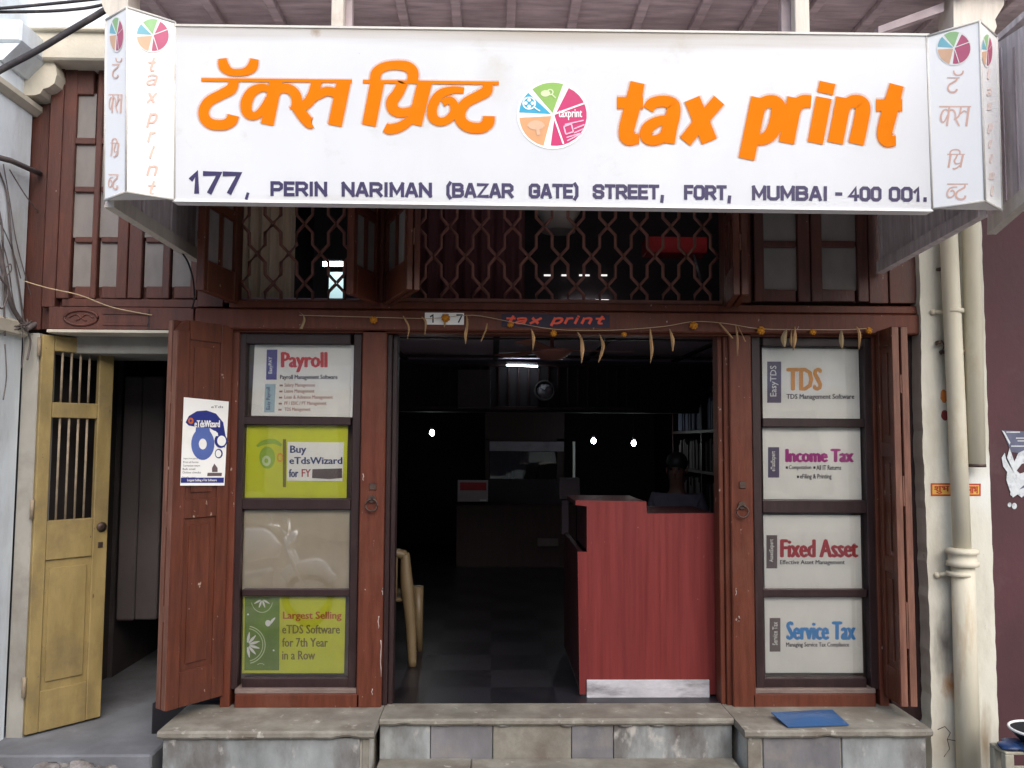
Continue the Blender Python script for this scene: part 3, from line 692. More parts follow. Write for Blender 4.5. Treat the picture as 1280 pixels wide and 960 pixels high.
b.tube([P(x, y, -.0605) for x, y in pc], .0025, 5); b.tube([P(x, y, -.0605) for x, y in ((1184, 924), (1187, 936), (1180, 946))], .002, 5); obj('crack', b, 'iron', rp)
# pipes
def pipe_thing(label, pts, r, seg=20):
    c = thing('drain_pipe', label, 'pipe', pts[-1]); b = B(); b.tube(pts, r, seg); obj('pipe_body', b, 'pipe', c); return c
YP = -.135
a1 = P(1182, 180, YP); a2 = P(1203, 690, YP); a3 = P(1211, 965, YP)
p1 = pipe_thing('long cream drain pipe running to the ground with a collar and rust streaks', [a1, P(1186, 300, YP), P(1196, 520, YP), a2], .048)
b = B(); b.tube([a2, P(1207, 830, YP), a3], .062, 20); obj('lower_pipe', b, M.setdefault('pipe_rust', surf('rusty_cream_pipe_paint', (.62, .58, .46), .14, .55, 5, (1, 1, .3), .15, 30, dirt=(.36, .2, .06), dirt_amt=(.52, .72), dscale=2.6, dstretch=(2, 2, .35), chip=(.2, .12, .06), chip_rng=(.72, .745), cscale=16)), p1)
b = B(); cc = P(1203, 697, YP); b.lathe([(.064, -.05), (.085, -.045), (.085, -.02), (.074, -.015), (.074, .02), (.085, .025), (.085, .045), (.06, .055)], cc, 'Z', 24); obj('collar', b, 'pipe', p1)
for (x, y, dx) in ((1192, 389, -26), (1199, 717, -28)):
    c1 = P(x, y, YP); c0 = P(x+dx, y+(1 if dx > -27 else 2), -.07)
    b = B(); b.lathe([(.0495 if y < 600 else .0635, -.012), (.0545 if y < 600 else .0685, -.011), (.0545 if y < 600 else .0685, .011), (.0495 if y < 600 else .0635, .012)], c1, 'Z', 22); b.tube([c1+Vector((-.03, .03, 0)), c0], .011, 8); b.ball(c0, .017, 8)
    obj('pipe_clamp', b, 'pipe', p1)
for (x, y) in ((1170, 427), (1171, 441), (1196, 452)):
    pass
b = B()
for (x, y) in ((1171, 428), (1176, 440), (1172, 337)): 
    c1 = P(x, y, -.07); b.tube([c1, c1+Vector((0, -.035, -.004))], .011, 8)
b.tube([P(x, y, -.1) for x, y in ((1170, 431), (1177, 426), (1181, 432), (1176, 443))], .006, 6); obj('wall_bolt', b, 'iron', rp)
p2 = pipe_thing('short cream pipe cut off halfway down the right pillar', [P(1211, 180, YP), P(1214, 300, YP), P(1220, 583, YP)], .05)
b = B(); e = P(1220, 583, YP); b.lathe([(.045, -.004), (.052, -.003), (.052, .012), (.05, .013)], e, 'Z', 20); obj('pipe_end', b, 'iron', p2)
b = B(); e = P(1205, 438, YP); b.box(e.x-.02, e.x+.03, -.135, -.061, e.z-.012, e.z+.012, .003); obj('pipe_bracket', b, 'bar', p2)
# stickers and paint marks on the right pillar
sh = Sheet((0, -.061, 0), (0, -1, 0))
st = None
def sticker(x0, y0, x1, y1, txt, label):
    b = B(); quad_px(b, sh, [(x0, y0), (x1, y0), (x1, y1), (x0, y1)], .001); o = single('sticker', b, 'redsticker', label, 'sticker', 'red stickers on the right pillar')
    b = B(); rect_px(b, sh, x0+2, y0+2, x1-2, y1-2, .0016); obj('panel', b, 'yellowsticker', o)
    b = B(); text_px(b, sh, txt, x0+4, y0+3.5, x1-3, y1-3, .0022, 1.0); obj('lettering', b, 'redsticker', o)
sticker(1163.5, 604, 1190, 620, '\u0936\u0941\u092d', 'red and yellow sticker left of the long drain pipe')
sticker(1205, 604.5, 1226, 620, '\u0932\u093e\u092d', 'red and yellow sticker right of the long drain pipe')
def dab(x, y, rx, ry, mat, label):
    b = B(); c = P(x, y, -.0605); b.ball(c, .0044*rx, 12, (1, .12, ry/rx), .25); single('paint_dab', b, mat, label, 'paint mark', 'paint dabs on the right pillar')
dab(1180, 495, 5, 8.5, 'vermilion', 'orange paint dab left of the long pipe')
dab(1181, 519, 5, 7, 'kumkum', 'dark red paint dab left of the long pipe, below the orange one')
dab(1206, 493, 3.5, 6, 'vermilion', 'faint orange paint dab between the two pipes')
dab(1206, 517, 3, 6, 'kumkum', 'dark red paint dab between the two pipes')

b = B(); xw = X1; b.box(xw+.001, xw+3, 0.0, .2, -.42, 2.9, 0); single('neighbour_wall', b, 'maroon', 'dark maroon wall of the neighbouring shop at the right edge', 'wall')
b = B(); b.box(xw+.001, xw+3, .001, .2, 2.901, 7.5, 0); single('upper_wall', b, 'plaster_old', 'stained upper wall above the neighbouring shop on the right', 'wall')
# torn poster
shw = Sheet((0, -.001, 0), (0, -1, 0))
b = B(); quad_px(b, shw, [(1253, 538), (1300, 540), (1300, 570), (1264, 565)], .002)
tp = single('poster', b, 'postergrey', 'torn poster remains on the maroon wall at the right edge', 'poster')
b = B(); quad_px(b, shw, [(1252.5, 538), (1256, 540), (1263, 553), (1262, 556)], .004)
rag = [(1262, 560), (1268, 577), (1273, 566), (1280, 563), (1300, 560), (1300, 620), (1284, 617), (1277, 622), (1272, 618), (1266, 622), (1262, 612), (1258, 600), (1259, 590), (1254, 583), (1252, 572), (1256, 566), (1258, 575)]
cx_, cy_ = 1270, 596
for i in range(len(rag)): quad_px(b, shw, [(cx_, cy_), rag[i], rag[(i+1) % len(rag)]], .0045)
obj('torn_paper', b, 'tornpaper', tp)
b = B(); quad_px(b, shw, [(1271, 588), (1277, 580), (1290, 576), (1290, 585), (1281, 590), (1275, 592)], .006); obj('torn_hole', b, 'maroon', tp)
b = B(); quad_px(b, shw, [(1274, 612), (1279, 607), (1290, 604), (1290, 607), (1279, 610)], .006); obj('print', b, 'postergrey', tp)
b = B()
for (x0, y0, x1) in ((1258, 539.5, 1275), (1270, 547, 1292), (1272, 550.5, 1292), (1264, 557, 1292)): b = B(); quad_px(b, shw, [(x0, y0), (x1, y0), (x1, y0+1.3), (x0, y0+1.3)], .003); obj('print', b, 'tornpaper', tp)
for (x, y, q) in ((1262, 631, 3), (1268, 632.5, 4), (1265, 617, 3)): b = B(); disc_px(b, shw, x, y, q*.8, q, .003, n=10); obj('paper_scrap', b, 'tornpaper', tp)


# ================================================================== SIGN BOARD
YS = -1.12
sg = thing('sign_board', 'large white shop sign with orange lettering over the entrance', 'sign', (.0, YS, P(640, 256, YS).z))
cs = [P(217, 33, YS), P(1161, 45, YS), P(1166, 262.5, YS), P(216, 250, YS)]
b = B(); b.prism3(cs, (0, .05, 0)); obj('front_panel', b, 'signwhite', sg)
b = B(); cs2 = [P(217, 30.5, YS), P(1161, 42.5, YS), P(1161, 45.2, YS), P(217, 33.2, YS)]; b.prism3([c+Vector((0, -.006, 0)) for c in cs2], (0, .07, 0)); obj('top_trim', b, 'signrim', sg)
b = B(); cs2 = [P(216, 249.5, YS), P(1166, 262, YS), P(1166, 264.5, YS), P(216, 252, YS)]; b.prism3([c+Vector((0, -.004, 0)) for c in cs2], (0, .065, 0)); obj('bottom_trim', b, 'signbox', sg)
SH = Sheet((0, YS, 0), (0, -1, 0))
def sp2(px, py, rx, rz, col, amt): q = P(px, py, YS)-wloc(sg); return (q, (rx, .5, rz), col, amt)
stain(M['signwhite'], [sp2(640, 36, 2.6, .10, (.42, .33, .22), .85), sp2(620, 100, .12, .16, (.72, .7, .66), .5), sp2(395, 40, .03, .03, (.4, .3, .2), .8), sp2(1165, 120, .03, .2, (.7, .64, .55), .6), sp2(450, 250, .8, .03, (.72, .7, .66), .5)])
t = M['signwhite'].node_tree; pb = t.nodes['Principled BSDF']; tl = N(t, 'ShaderNodeBsdfTranslucent'); t.links.new(pb.inputs['Base Color'].links[0].from_socket, tl.inputs[0])
mx = N(t, 'ShaderNodeMixShader'); mx.inputs[0].default_value = .36; t.links.new(pb.outputs[0], mx.inputs[1]); t.links.new(tl.outputs[0], mx.inputs[2]); t.links.new(mx.outputs[0], t.nodes['Material Output'].inputs[0])
def strokes(b, sh, L, lift, fx=1, fy=1, ox=0, oy=0, wk=1, add=0):
    for pts, wd, sm in L:
        q = [(ox+x*fx, oy+y*fy) for x, y in pts]
        stroke_px(b, sh, q, [v*wk+add for v in wd] if isinstance(wd, (list, tuple)) else wd*wk+add, lift, sm)
    return b
TAX = {'t': [([(797, 103), (790, 135), (783, 163), (786, 173), (799, 173.5)], [15, 17, 16.5, 15, 10], 5), ([(771, 128.5), (804, 128.5)], 12.5, 0)],
 'a': [([(810, 137), (816, 129), (830, 126.5), (841, 131), (841.5, 143), (837, 160), (834, 179)], [12, 12, 12, 14, 15, 16, 16], 5), ([(839, 149), (822, 152), (810, 160), (807.5, 170), (815, 175.5), (827, 172.5), (835, 163)], [10, 11, 13, 13, 11, 11, 10], 5)],
 'x': [([(865, 123.5), (887, 177)], 17, 0), ([(899, 125), (876, 152), (856, 177)], 14, 0)],
 'p': [([(949, 122), (933, 199)], 17, 0), ([(945, 141), (953, 130), (965, 127), (973, 134), (971, 152), (963, 168), (951, 174.5), (939, 170)], [12, 13, 14, 16, 16, 14, 12, 11], 5)],
 'r': [([(994, 122), (983, 179)], 16.5, 0), ([(988, 146), (995, 133), (1004, 127), (1014, 127)], [11, 13, 14, 13], 5)],
 'i': [([(1030, 122), (1019, 179)], 16.5, 0), ([(1034.5, 103), (1031.5, 117)], 17, 0)],
 'n': [([(1055, 122), (1044, 179)], 16.5, 0), ([(1050, 143), (1058, 131), (1069, 126.5), (1078, 132), (1077, 148), (1070, 180)], [11, 12, 14, 16, 16, 16.5], 5)],
 't2': [([(1121, 106), (1112, 140), (1106, 165), (1109, 175), (1120, 176)], [15, 17, 16.5, 15, 10], 5), ([(1095, 131.5), (1128, 131.5)], 12.5, 0)]}
SHIRO1 = ([(251.5, 99.6), (440, 101.5)], 4.2, 0); SHIRO2 = ([(453.5, 101.8), (623.7, 104)], 4.2, 0)
TTA = [([(293, 100), (289, 111), (277, 118), (261, 127), (254.5, 139), (257, 149.5), (266, 155.5), (280, 156), (289, 151), (291.5, 144)], [8, 9.5, 9, 9, 9, 9, 9, 9, 10, 10], 5)]
CANDRA = [([(278, 73), (280, 83), (289, 90), (305, 90), (315, 84), (318, 73.5)], [7, 9, 6.5, 6.5, 9, 7], 5)]
KSA = [([(345, 101), (334, 156)], 11, 0), ([(341, 113), (328, 109.5), (315, 115), (308, 128), (309, 140), (317, 145), (326, 140), (337, 124)], [6, 7, 9, 10, 9, 7, 7, 7], 5), ([(342, 117), (352, 110.5), (363, 112), (370, 120), (371, 132), (367, 139)], [7, 8, 8.5, 9, 9, 9], 5),
       ([(396, 101), (392, 116), (386, 127), (377, 133), (368, 131)], [9, 9, 9, 9, 9], 5), ([(372, 135), (379, 145), (387, 154), (390, 154)], [9, 9.5, 9, 7], 5), ([(385, 126), (397, 119), (409, 114), (421, 117)], [7, 8, 8, 8], 5), ([(430, 101), (418.5, 157)], 12, 0)]
PRI = [([(472, 101), (461, 157)], 12, 0), ([(469, 104), (470, 92), (478, 84.5), (492, 81.5), (508, 83), (516, 90), (515.5, 102)], [9, 9, 8, 8, 9, 9.5, 9], 5), ([(504, 103), (497, 117), (490, 127), (492, 137), (503, 141), (519, 137)], [9, 9.5, 10, 9.5, 8, 7], 5), ([(531, 103), (518, 156)], 12.5, 0), ([(525, 141), (513, 150), (501, 158), (488, 161.5), (481, 159)], [6, 7.5, 8.5, 9, 8], 5)]
NTA = [([(580, 113), (566, 112.5), (550, 118), (541, 132), (541, 146), (549, 152), (559, 150), (567, 142), (568, 132), (562, 125), (553, 129)], [5, 6.5, 8, 8.5, 8.5, 7.5, 7, 7.5, 7.5, 6.5, 6], 5),
       ([(610, 104), (608, 114), (596, 121), (582, 129), (575, 141), (577, 152), (587, 159), (602, 159.5), (610, 153), (611, 145)], [8, 9.5, 9, 9, 9.5, 9.5, 9.5, 9.5, 10.5, 10], 5)]
b = B(); strokes(b, SH, [SHIRO1, SHIRO2], .003); strokes(b, SH, CANDRA+TTA+KSA+PRI+NTA, .003, wk=1.42); ol_ = obj('devanagari_lettering', b, 'orange', sg)
b = B(); strokes(b, SH, CANDRA+TTA+KSA+PRI+NTA, .0008, wk=1.42, add=2.2); strokes(b, SH, CANDRA+TTA+KSA+PRI+NTA, .0004, wk=1.42, add=5); strokes(b, SH, [SHIRO1, SHIRO2], .0008, add=3); obj('soft_edge', b, 'halo', ol_)
b = B()
for k in TAX: strokes(b, SH, TAX[k], .003, wk=1.16)
ol_ = obj('latin_lettering', b, 'orange', sg); b = B()
for k in TAX: strokes(b, SH, TAX[k], .0008, wk=1.16, add=2.4); strokes(b, SH, TAX[k], .0004, wk=1.16, add=5.5)
obj('soft_edge', b, 'halo', ol_)
# squarish capitals of the address line
GLY = {'P': [[(0, 0), (0, 1), (.75, 1), (1, .84), (1, .58), (.75, .42), (0, .42)]], 'E': [[(1, 1), (0, 1), (0, 0), (1, 0)], [(0, .51), (.9, .51)]],
 'R': [[(0, 0), (0, 1), (.75, 1), (1, .84), (1, .6), (.75, .44), (0, .44)], [(.55, .44), (1, 0)]], 'I': [[(.5, 0), (.5, 1)]], 'N': [[(0, 0), (0, 1)], [(0, 1), (1, 0)], [(1, 0), (1, 1)]],
 'A': [[(0, 0), (.42, 1), (.58, 1), (1, 0)], [(.2, .28), (.8, .28)]], 'M': [[(0, 0), (0, 1)], [(0, 1), (.5, .2), (1, 1)], [(1, 1), (1, 0)]],
 'B': [[(0, 0), (0, 1), (.75, 1), (.95, .88), (.95, .66), (.75, .53), (0, .53)], [(.7, .53), (1, .4), (1, .14), (.78, 0), (0, 0)]], 'Z': [[(0, 1), (1, 1), (0, 0), (1, 0)]],
 'G': [[(1, .76), (1, .86), (.78, 1), (.22, 1), (0, .84), (0, .16), (.22, 0), (.78, 0), (1, .16), (1, .47), (.55, .47)]], 'T': [[(0, 1), (1, 1)], [(.5, 1), (.5, 0)]],
 'S': [[(1, .78), (1, .87), (.78, 1), (.22, 1), (0, .87), (0, .66), (.22, .53), (.78, .48), (1, .35), (1, .14), (.78, 0), (.22, 0), (0, .14), (0, .23)]],
 'F': [[(1, 1), (0, 1), (0, 0)], [(0, .5), (.85, .5)]], 'O': [[(.5, 1), (.22, 1), (0, .84), (0, .16), (.22, 0), (.78, 0), (1, .16), (1, .84), (.78, 1), (.5, 1)]],
 'U': [[(0, 1), (0, .16), (.22, 0), (.78, 0), (1, .16), (1, 1)]], '0': [[(.5, 1), (.25, 1), (0, .84), (0, .16), (.25, 0), (.75, 0), (1, .16), (1, .84), (.75, 1), (.5, 1)]],
 '1': [[(0, .72), (.62, 1), (.62, 0)]], '4': [[(.75, 0), (.75, 1), (0, .3), (1, .3)]], '7': [[(0, 1), (1, 1), (.35, 0)]],
 '(': [[(1, 1.12), (.25, .85), (.25, .12), (1, -.15)]], ')': [[(0, 1.12), (.75, .85), (.75, .12), (0, -.15)]], ',': [[(.6, .12), (.35, -.28)]], '.': [[(.5, .0), (.5, .12)]], '-': [[(0, .47), (1, .47)]]}
GW = {'I': .2, '1': .5, '(': .3, ')': .3, ',': .22, '.': .25, '-': .5, 'M': 1.1, 'E': .78, 'F': .75, '4': .9, '0': .85, 'T': .85}
def address(b, word, x0, x1, yb0, yb1, cap, tw):
    """word between x0 and x1; baseline runs from yb0 to yb1; cap height and stroke width in pixels"""
    tot = sum(GW.get(c, .95) for c in word); gap = .40*(len(word)-1); u = (x1-x0-tw)/(tot+gap) if len(word) else 1
    x = x0+tw/2
    for c in word:
        wd = GW.get(c, .95)*u
        for pl in GLY[c]:
            pts = []
            for (gx, gy) in pl:
                xx = x+gx*wd; yb = yb0+(yb1-yb0)*(xx-x0)/(x1-x0); pts.append((xx, yb-tw/2-gy*(cap-tw)))
            d0 = Vector(pts[0])-Vector(pts[1]); d1 = Vector(pts[-1])-Vector(pts[-2])
            ends = pl[0] != pl[-1]
            if ends: pts[0] = tuple(Vector(pts[0])+d0.normalized()*tw*.48); pts[-1] = tuple(Vector(pts[-1])+d1.normalized()*tw*.48)
            stroke_px(b, SH, pts, tw, .002)
        x += wd+.40*u
b = B()
address(b, '177', 237, 302, 242, 243, 28.5, 6.2); address(b, ',', 304, 314, 245.5, 246, 17, 3.6); obj('address_word', b, 'navy', sg)
for wd_, x0, x1 in (('PERIN', 338, 409), ('NARIMAN', 427, 540), ('(BAZAR', 557, 642), ('GATE)', 661, 724), ('STREET,', 741, 831), ('FORT,', 855, 915), ('MUMBAI', 940, 1035), ('-', 1044, 1053), ('400', 1060, 1102), ('001.', 1111, 1160)):
    b = B(); f_ = lambda x: 245+(x-338)*(252.3-245)/(1160-338)
    address(b, wd_, x0, x1, f_(x0), f_(x1), 18.6, 4.1); obj('address_word', b, 'navy', sg)
# pie emblem
def pie(b_parent, sh, cx, cy, rx, ry, faded=False, detail=True):
    em = obj('emblem', disc_px(B(), sh, cx, cy, rx*1.06, ry*1.06, .0022, n=40), 'white', b_parent)
    W5 = [('fpink' if faded else 'pink', -101, 67.5), ('fgreen' if faded else 'lgreen', 67.5, 132.5), ('fblue' if faded else 'lblue', 132.5, 180), ('fpeach' if faded else 'peach', 180, 259)]
    for mat, a0, a1 in W5:
        g = 3.2; b = B(); am = rad((a0+a1)/2); ox, oy = cx+rx*.06*math.cos(am), cy-ry*.06*math.sin(am)
        disc_px(b, sh, ox, oy, rx*.94, ry*.94, .003, a0+g, a1-g, n=14); obj('wedge', b, mat, em)
    b = B()
    stroke_px(b, sh, [(cx+2, cy-1), (cx+rx*.93, cy-ry*.36)], rx*.05, .0040); stroke_px(b, sh, [(cx+1, cy+2), (cx+rx*.31, cy+ry*.9)], rx*.05, .0040)
    if detail:
        disc_px(b, sh, cx-rx*.7, cy-ry*.36, rx*.2, ry*.2, .0042, hole=.8, n=20)
        for q in range(4): disc_px(b, sh, cx-rx*.7+rx*.1*math.cos(q*1.571), cy-ry*.36+ry*.1*math.sin(q*1.571), rx*.055, ry*.055, .0043, n=8)
        stroke_px(b, sh, [(cx-rx*.55, cy-ry*.24), (cx-rx*.45, cy-ry*.16), (cx-rx*.38, cy-ry*.12)], rx*.035, .0042, 3)
        text_px(b, sh, 'taxprint', cx+rx*.16, cy-ry*.17, cx+rx*.86, cy+ry*.16, .0044, .5)
    obj('white_print', b, 'white', em)
    if detail:
        b = B()
        for k, (fx0, fx1) in enumerate(((.35, .9), (.62, .93), (.62, .9), (.62, .86), (.4, .8), (.42, .66))):
            y = cy+ry*(.30+.13*k) if k < 4 else cy+ry*(.70+.1*(k-4)); stroke_px(b, sh, [(cx+rx*fx0, y), (cx+rx*fx1, y-ry*.13)], rx*.035, .0046)
        for q in (((.32, .36), (.54, .28)), ((.54, .28), (.6, .52)), ((.6, .52), (.38, .6)), ((.38, .6), (.32, .36))):
            stroke_px(b, sh, [(cx+rx*q[0][0], cy+ry*q[0][1]), (cx+rx*q[1][0], cy+ry*q[1][1])], rx*.04, .0046)
        obj('pink_lines', b, 'pink2', em)
        b = B(); disc_px(b, sh, cx-rx*.22, cy-ry*.66, rx*.14, ry*.10, .0042); disc_px(b, sh, cx-rx*.08, cy-ry*.7, rx*.1, ry*.1, .0043, hole=.6); stroke_px(b, sh, [(cx-rx*.02, cy-ry*.62), (cx+rx*.08, cy-ry*.52)], rx*.04, .0042)
        obj('magnifier', b, 'palegreen', em)
        b = B(); disc_px(b, sh, cx-rx*.5, cy+ry*.36, rx*.26, ry*.19, .0042, 0, 180); disc_px(b, sh, cx-rx*.5, cy+ry*.36, rx*.22, ry*.1, .0043, 180, 360); stroke_px(b, sh, [(cx-rx*.46, cy+ry*.38), (cx-rx*.42, cy+ry*.62)], rx*.1, .0042)
        obj('tree_mark', b, 'fpeach', em)
    return em
pie(sg, SH, 691.2, 143.5, 42.5, 40.5)
# end boxes
def endbox(pts_t, pts_b, name):
    b = B(); a = [Vector(p) for p in pts_t]; c = [Vector(p) for p in pts_b]
    b.face(a); b.face(c); n_ = len(a)
    for i in range(n_): b.face([a[i], a[(i+1) % n_], c[(i+1) % n_], c[i]])
    bmesh.ops.remove_doubles(b.bm, verts=b.bm.verts[:], dist=1e-4)
    o = obj(name, b, 'signbox', sg)
    b = B()
    for i in (0, 1):
        for q in (a, c): b.tube([q[i], q[i+1]], .006, 6)
    for i in range(3): b.tube([a[i], c[i]], .005, 6)
    obj('edge_trim', b, 'signrim', o); return o
YN, YO = -1.26, -1.155
lt = [P(132.5, 25, YO), P(158.5, 9, YN), P(219, 28, YS-.001)]; lb = [P(130.5, 250.5, YO), P(157.5, 239.5, YN), P(218, 249.5, YS-.001)]
lx = endbox(lt+[P(135, 26, YS+.05)], lb+[P(133, 250, YS+.05)], 'end_box')
rt_ = [P(1158.5, 45.5, YS-.001), P(1224.5, 26, YN), P(1246, 46, YO)]; rb = [P(1165.5, 261.5, YS-.001), P(1231.5, 251, YN), P(1252.5, 263, YO)]
rx_ = endbox(rt_+[P(1243, 46, YS+.05)], rb+[P(1249, 262, YS+.05)], 'end_box')
def tri_sheet(a, b_, c):
    n_ = (b_-a).cross(c-a).normalized()
    if n_.y > 0: n_ = -n_
    return Sheet(a, n_)
sL1, sL2 = tri_sheet(lt[0], lt[1], lb[0]), tri_sheet(lt[1], lt[2], lb[1])
sR1, sR2 = tri_sheet(rt_[0], rt_[1], rb[0]), tri_sheet(rt_[1], rt_[2], rb[1])
def bbx(L):
    xs = [p_[0] for q in L for p_ in q[0]]; ys = [p_[1] for q in L for p_ in q[0]]; return min(xs), min(ys), max(xs), max(ys)
def fitstrokes(b, sh, L, x0, y0, x1, y1, wk):
    a0, b0, a1, b1 = bbx(L); fx, fy = (x1-x0)/(a1-a0), (y1-y0)/(b1-b0)
    strokes(b, sh, L, .002, fx, fy, x0-a0*fx, y0-b0*fy, wk)
H_ = lambda x0, x1, y=101: ([(x0, y), (x1, y+.5)], 6, 0)
def vertical_dev(sh, boxes, par):
    for L, bx in zip(([H_(251, 303)]+CANDRA+TTA, [H_(300, 440)]+KSA, [H_(455, 540)]+PRI, [H_(540, 622)]+NTA), boxes): b = B(); fitstrokes(b, sh, L, *bx, wk=bx[2]/1e9+(bx[2]-bx[0])/(bbx(L)[2]-bbx(L)[0])*.62+.06); obj('devanagari_syllable', b, 'faded', par)
vertical_dev(sL1, [(140, 72, 152, 97), (135.5, 118, 153, 141), (138, 173, 149, 196), (135.5, 218, 148, 236)], lx)
vertical_dev(sR1, [(1184, 88, 1204, 115), (1174, 133, 1214, 158), (1184, 187, 1206, 211), (1184, 230, 1210, 249)], rx_)
def vertical_tax(sh, xs, ys, par, mat, hw, hh):
    for k, y in zip(('t', 'a', 'x', 'p', 'r', 'i', 'n', 't2'), ys):
        b = B()
        L = TAX[k]; w_ = {'r': .8, 'i': .45, 't': .8, 't2': .8}.get(k, 1); h_ = {'t': 1.15, 'p': 1.25, 't2': 1.15, 'i': 1.1}.get(k, .9)
        fitstrokes(b, sh, L, xs(y)-hw*w_, y-hh*h_, xs(y)+hw*w_, y+hh*h_, .18); obj('latin_letter', b, mat, par)
vertical_tax(sL2, lambda y: 190, (80, 100, 122, 150, 171, 190, 213, 234), lx, 'faded', 6, 7)
vertical_tax(sR2, lambda y: 1236+(y-92)*.03, (92, 115, 133, 160, 180, 198, 220, 238), rx_, 'faded2', 2.2, 5)
pie(lx, sL1, 145.5, 43, 8.5, 21, True, False); pie(lx, sL2, 191, 44, 20, 20.5, True, False); pie(rx_, sR1, 1192.5, 60, 20.5, 20.5, True, False); pie(rx_, sR2, 1234, 63, 6.5, 20, True, False)
# canopy behind the sign: side boards with battens and an added roof sheet
for xa_, xb_, za_, zb_, sgn in ((P(247, 325, -.04).x, P(137, 256, -1.07).x, P(247, 325, -.04).z, P(137, 256, -1.07).z, 1), (P(1100, 339, -.04).x, P(1228, 268, -1.07).x, P(1100, 339, -.04).z, P(1228, 268, -1.07).z, -1)):
    zt_ = 3.32
    b = B(); b.prism3([(xa_, -.04, za_), (xb_, -1.07, zb_), (xb_, -1.07, zt_), (xa_, -.04, zt_)], (-.02*sgn, 0, 0)); so_ = obj('side_board', b, 'wood_grey', sg)
    for f_, w_ in ((.015, .035), (.36, .022), (.68, .022), (.97, .03)):
        y_ = -.04-1.03*f_; x_ = xa_+(xb_-xa_)*f_
        b = B(); b.box(x_, x_+.012*sgn, y_-w_, y_, za_+.05, zt_, .002); obj('batten', b, 'wood_grey', so_)
    b = B(); b.prism3([(xa_, -.04, za_), (xb_, -1.07, zb_), (xb_, -1.07, zb_+.055), (xa_, -.04, za_+.055)], (.02*sgn, 0, 0)); b.prism3([(xa_+.021*sgn, -.04, za_-.012), (xb_+.021*sgn, -1.07, zb_-.012), (xb_+.021*sgn, -1.07, zb_), (xa_+.021*sgn, -.04, za_)], (-.045*sgn, 0, 0)); obj('edge_batten', b, 'white_wood' if sgn > 0 else 'wood_grey', so_)
b = B(); b.prism3([(-1.72, -1.07, 3.33), (2.24, -1.07, 3.33), (2.24, -.03, 3.45), (-1.72, -.03, 3.45)], (0, 0, .006)); obj('roof_sheet', b, 'wood_grey', sg)  # out-of-sight roof, added to keep top light off the upper windows

# ================================================================== BALCONY ABOVE
bal = thing('balcony', 'weathered wooden balcony underside with joists above the sign', 'balcony', (.3, -.4, 3.74))
b = B(); b.box(-1.86, 3.3, -.98, .26, 3.745, 3.78, 0); obj('soffit', b, 'soffit', bal)
for k in range(16):
    x = -1.75+.31*k+.03*math.sin(k*5); b = B(); b.box(x-.025, x+.025, -.97, .05, 3.712, 3.7449, .004); obj('joist', b, 'soffit', bal)
zb_ = P(930, 3, -.77).z
for px0, px1, m_ in ((415, 430, 'white_wood'), (992, 1010, 'white_wood')):
    X0, X1, _, _ = R(px0, 0, px1, 30, -.93); b = B(); b.box(X0, X1, -.95, -.89, 3.2, 3.97, .004); obj('strut', b, m_, bal)
for px0, px1 in ((432, 441), (975, 989)):
    X0, X1, _, _ = R(px0, 0, px1, 30, -.85); b = B(); b.box(X0, X1, -.87, -.82, 3.2, 3.96, .004); obj('strut', b, 'soffit', bal)
def corbel(pts, Y, label=None):
    b = B(); b.prism([(P(x, y, Y).x, P(x, y, Y).z) for x, y in pts], Y, Y+.14); obj('corbel', b, 'white_wood', bal)
corbel([(1192, -30), (1256, -30), (1255, 6), (1249, 16), (1244, 24), (1246, 33), (1243, 40), (1236, 44), (1192, 44)], -.9)
corbel([(127, -30), (160, -30), (160, 20), (146, 22), (137, 21), (131, 14), (127, 4)], -.9)
b = B(); X0, X1, Z0, Z1 = R(1160, 4, 1190, 14, -.86)
b.prism3([P(1098, 33, -.86), P(1180, 3, -.86), P(1180, 14, -.86), P(1098, 42, -.86)], (0, .05, 0)); obj('strut', b, 'soffit', bal)
# neighbour's canopy board on the right
nc = thing('neighbour_canopy', 'weathered canopy side board of the next shop behind the right sign box', 'canopy', (2.45, -1.2, 2.6))
XN = 2.45
def PX(px, py, X):
    d = RT*(px-CX)+UP*(CY-py)+fwd*F; return CAM+d*((X-CAM.x)/d.x)
b = B(); b.prism3([PX(1234, 293, XN), PX(1420, 130, XN), PX(1420, -60, XN), PX(1234, 62, XN)], (.02, 0, 0)); obj('side_board', b, 'wood_grey', nc)
b = B(); b.prism3([PX(1234, 293, XN-.012), PX(1420, 130, XN-.012), PX(1420, 108, XN-.012), PX(1234, 274, XN-.012)], (.045, 0, 0)); obj('edge_batten', b, 'white_wood', nc)
for px in (1243, 1256, 1272, 1290): 
    b = B(); q0, q1 = PX(px, 270-(px-1234)*.85, XN-.004), PX(px, 55, XN-.004); b.prism3([q0, q0+Vector((0, -.012, 0)), Vector((q0.x, q0.y-.012, q1.z)), Vector((q0.x, q0.y, q1.z))], (.004, 0, 0)); obj('board_seam', b, 'soffit', nc)
q0, q1 = PX(1234, 62, XN), PX(1420, -60, XN)
b = B(); b.prism3([(XN, q0.y, q0.z), (XN, q1.y, q0.z+.05), (4.5, q1.y, q0.z+.05), (4.5, q0.y, q0.z)], (0, 0, .03)); obj('roof_sheet', b, 'wood_grey', nc)
b = B(); b.box(XN+.02, 4.5, q0.y-.1, q0.y-.03, q0.z-.12, q0.z-.002, .004); obj('joist', b, 'white_wood', nc)

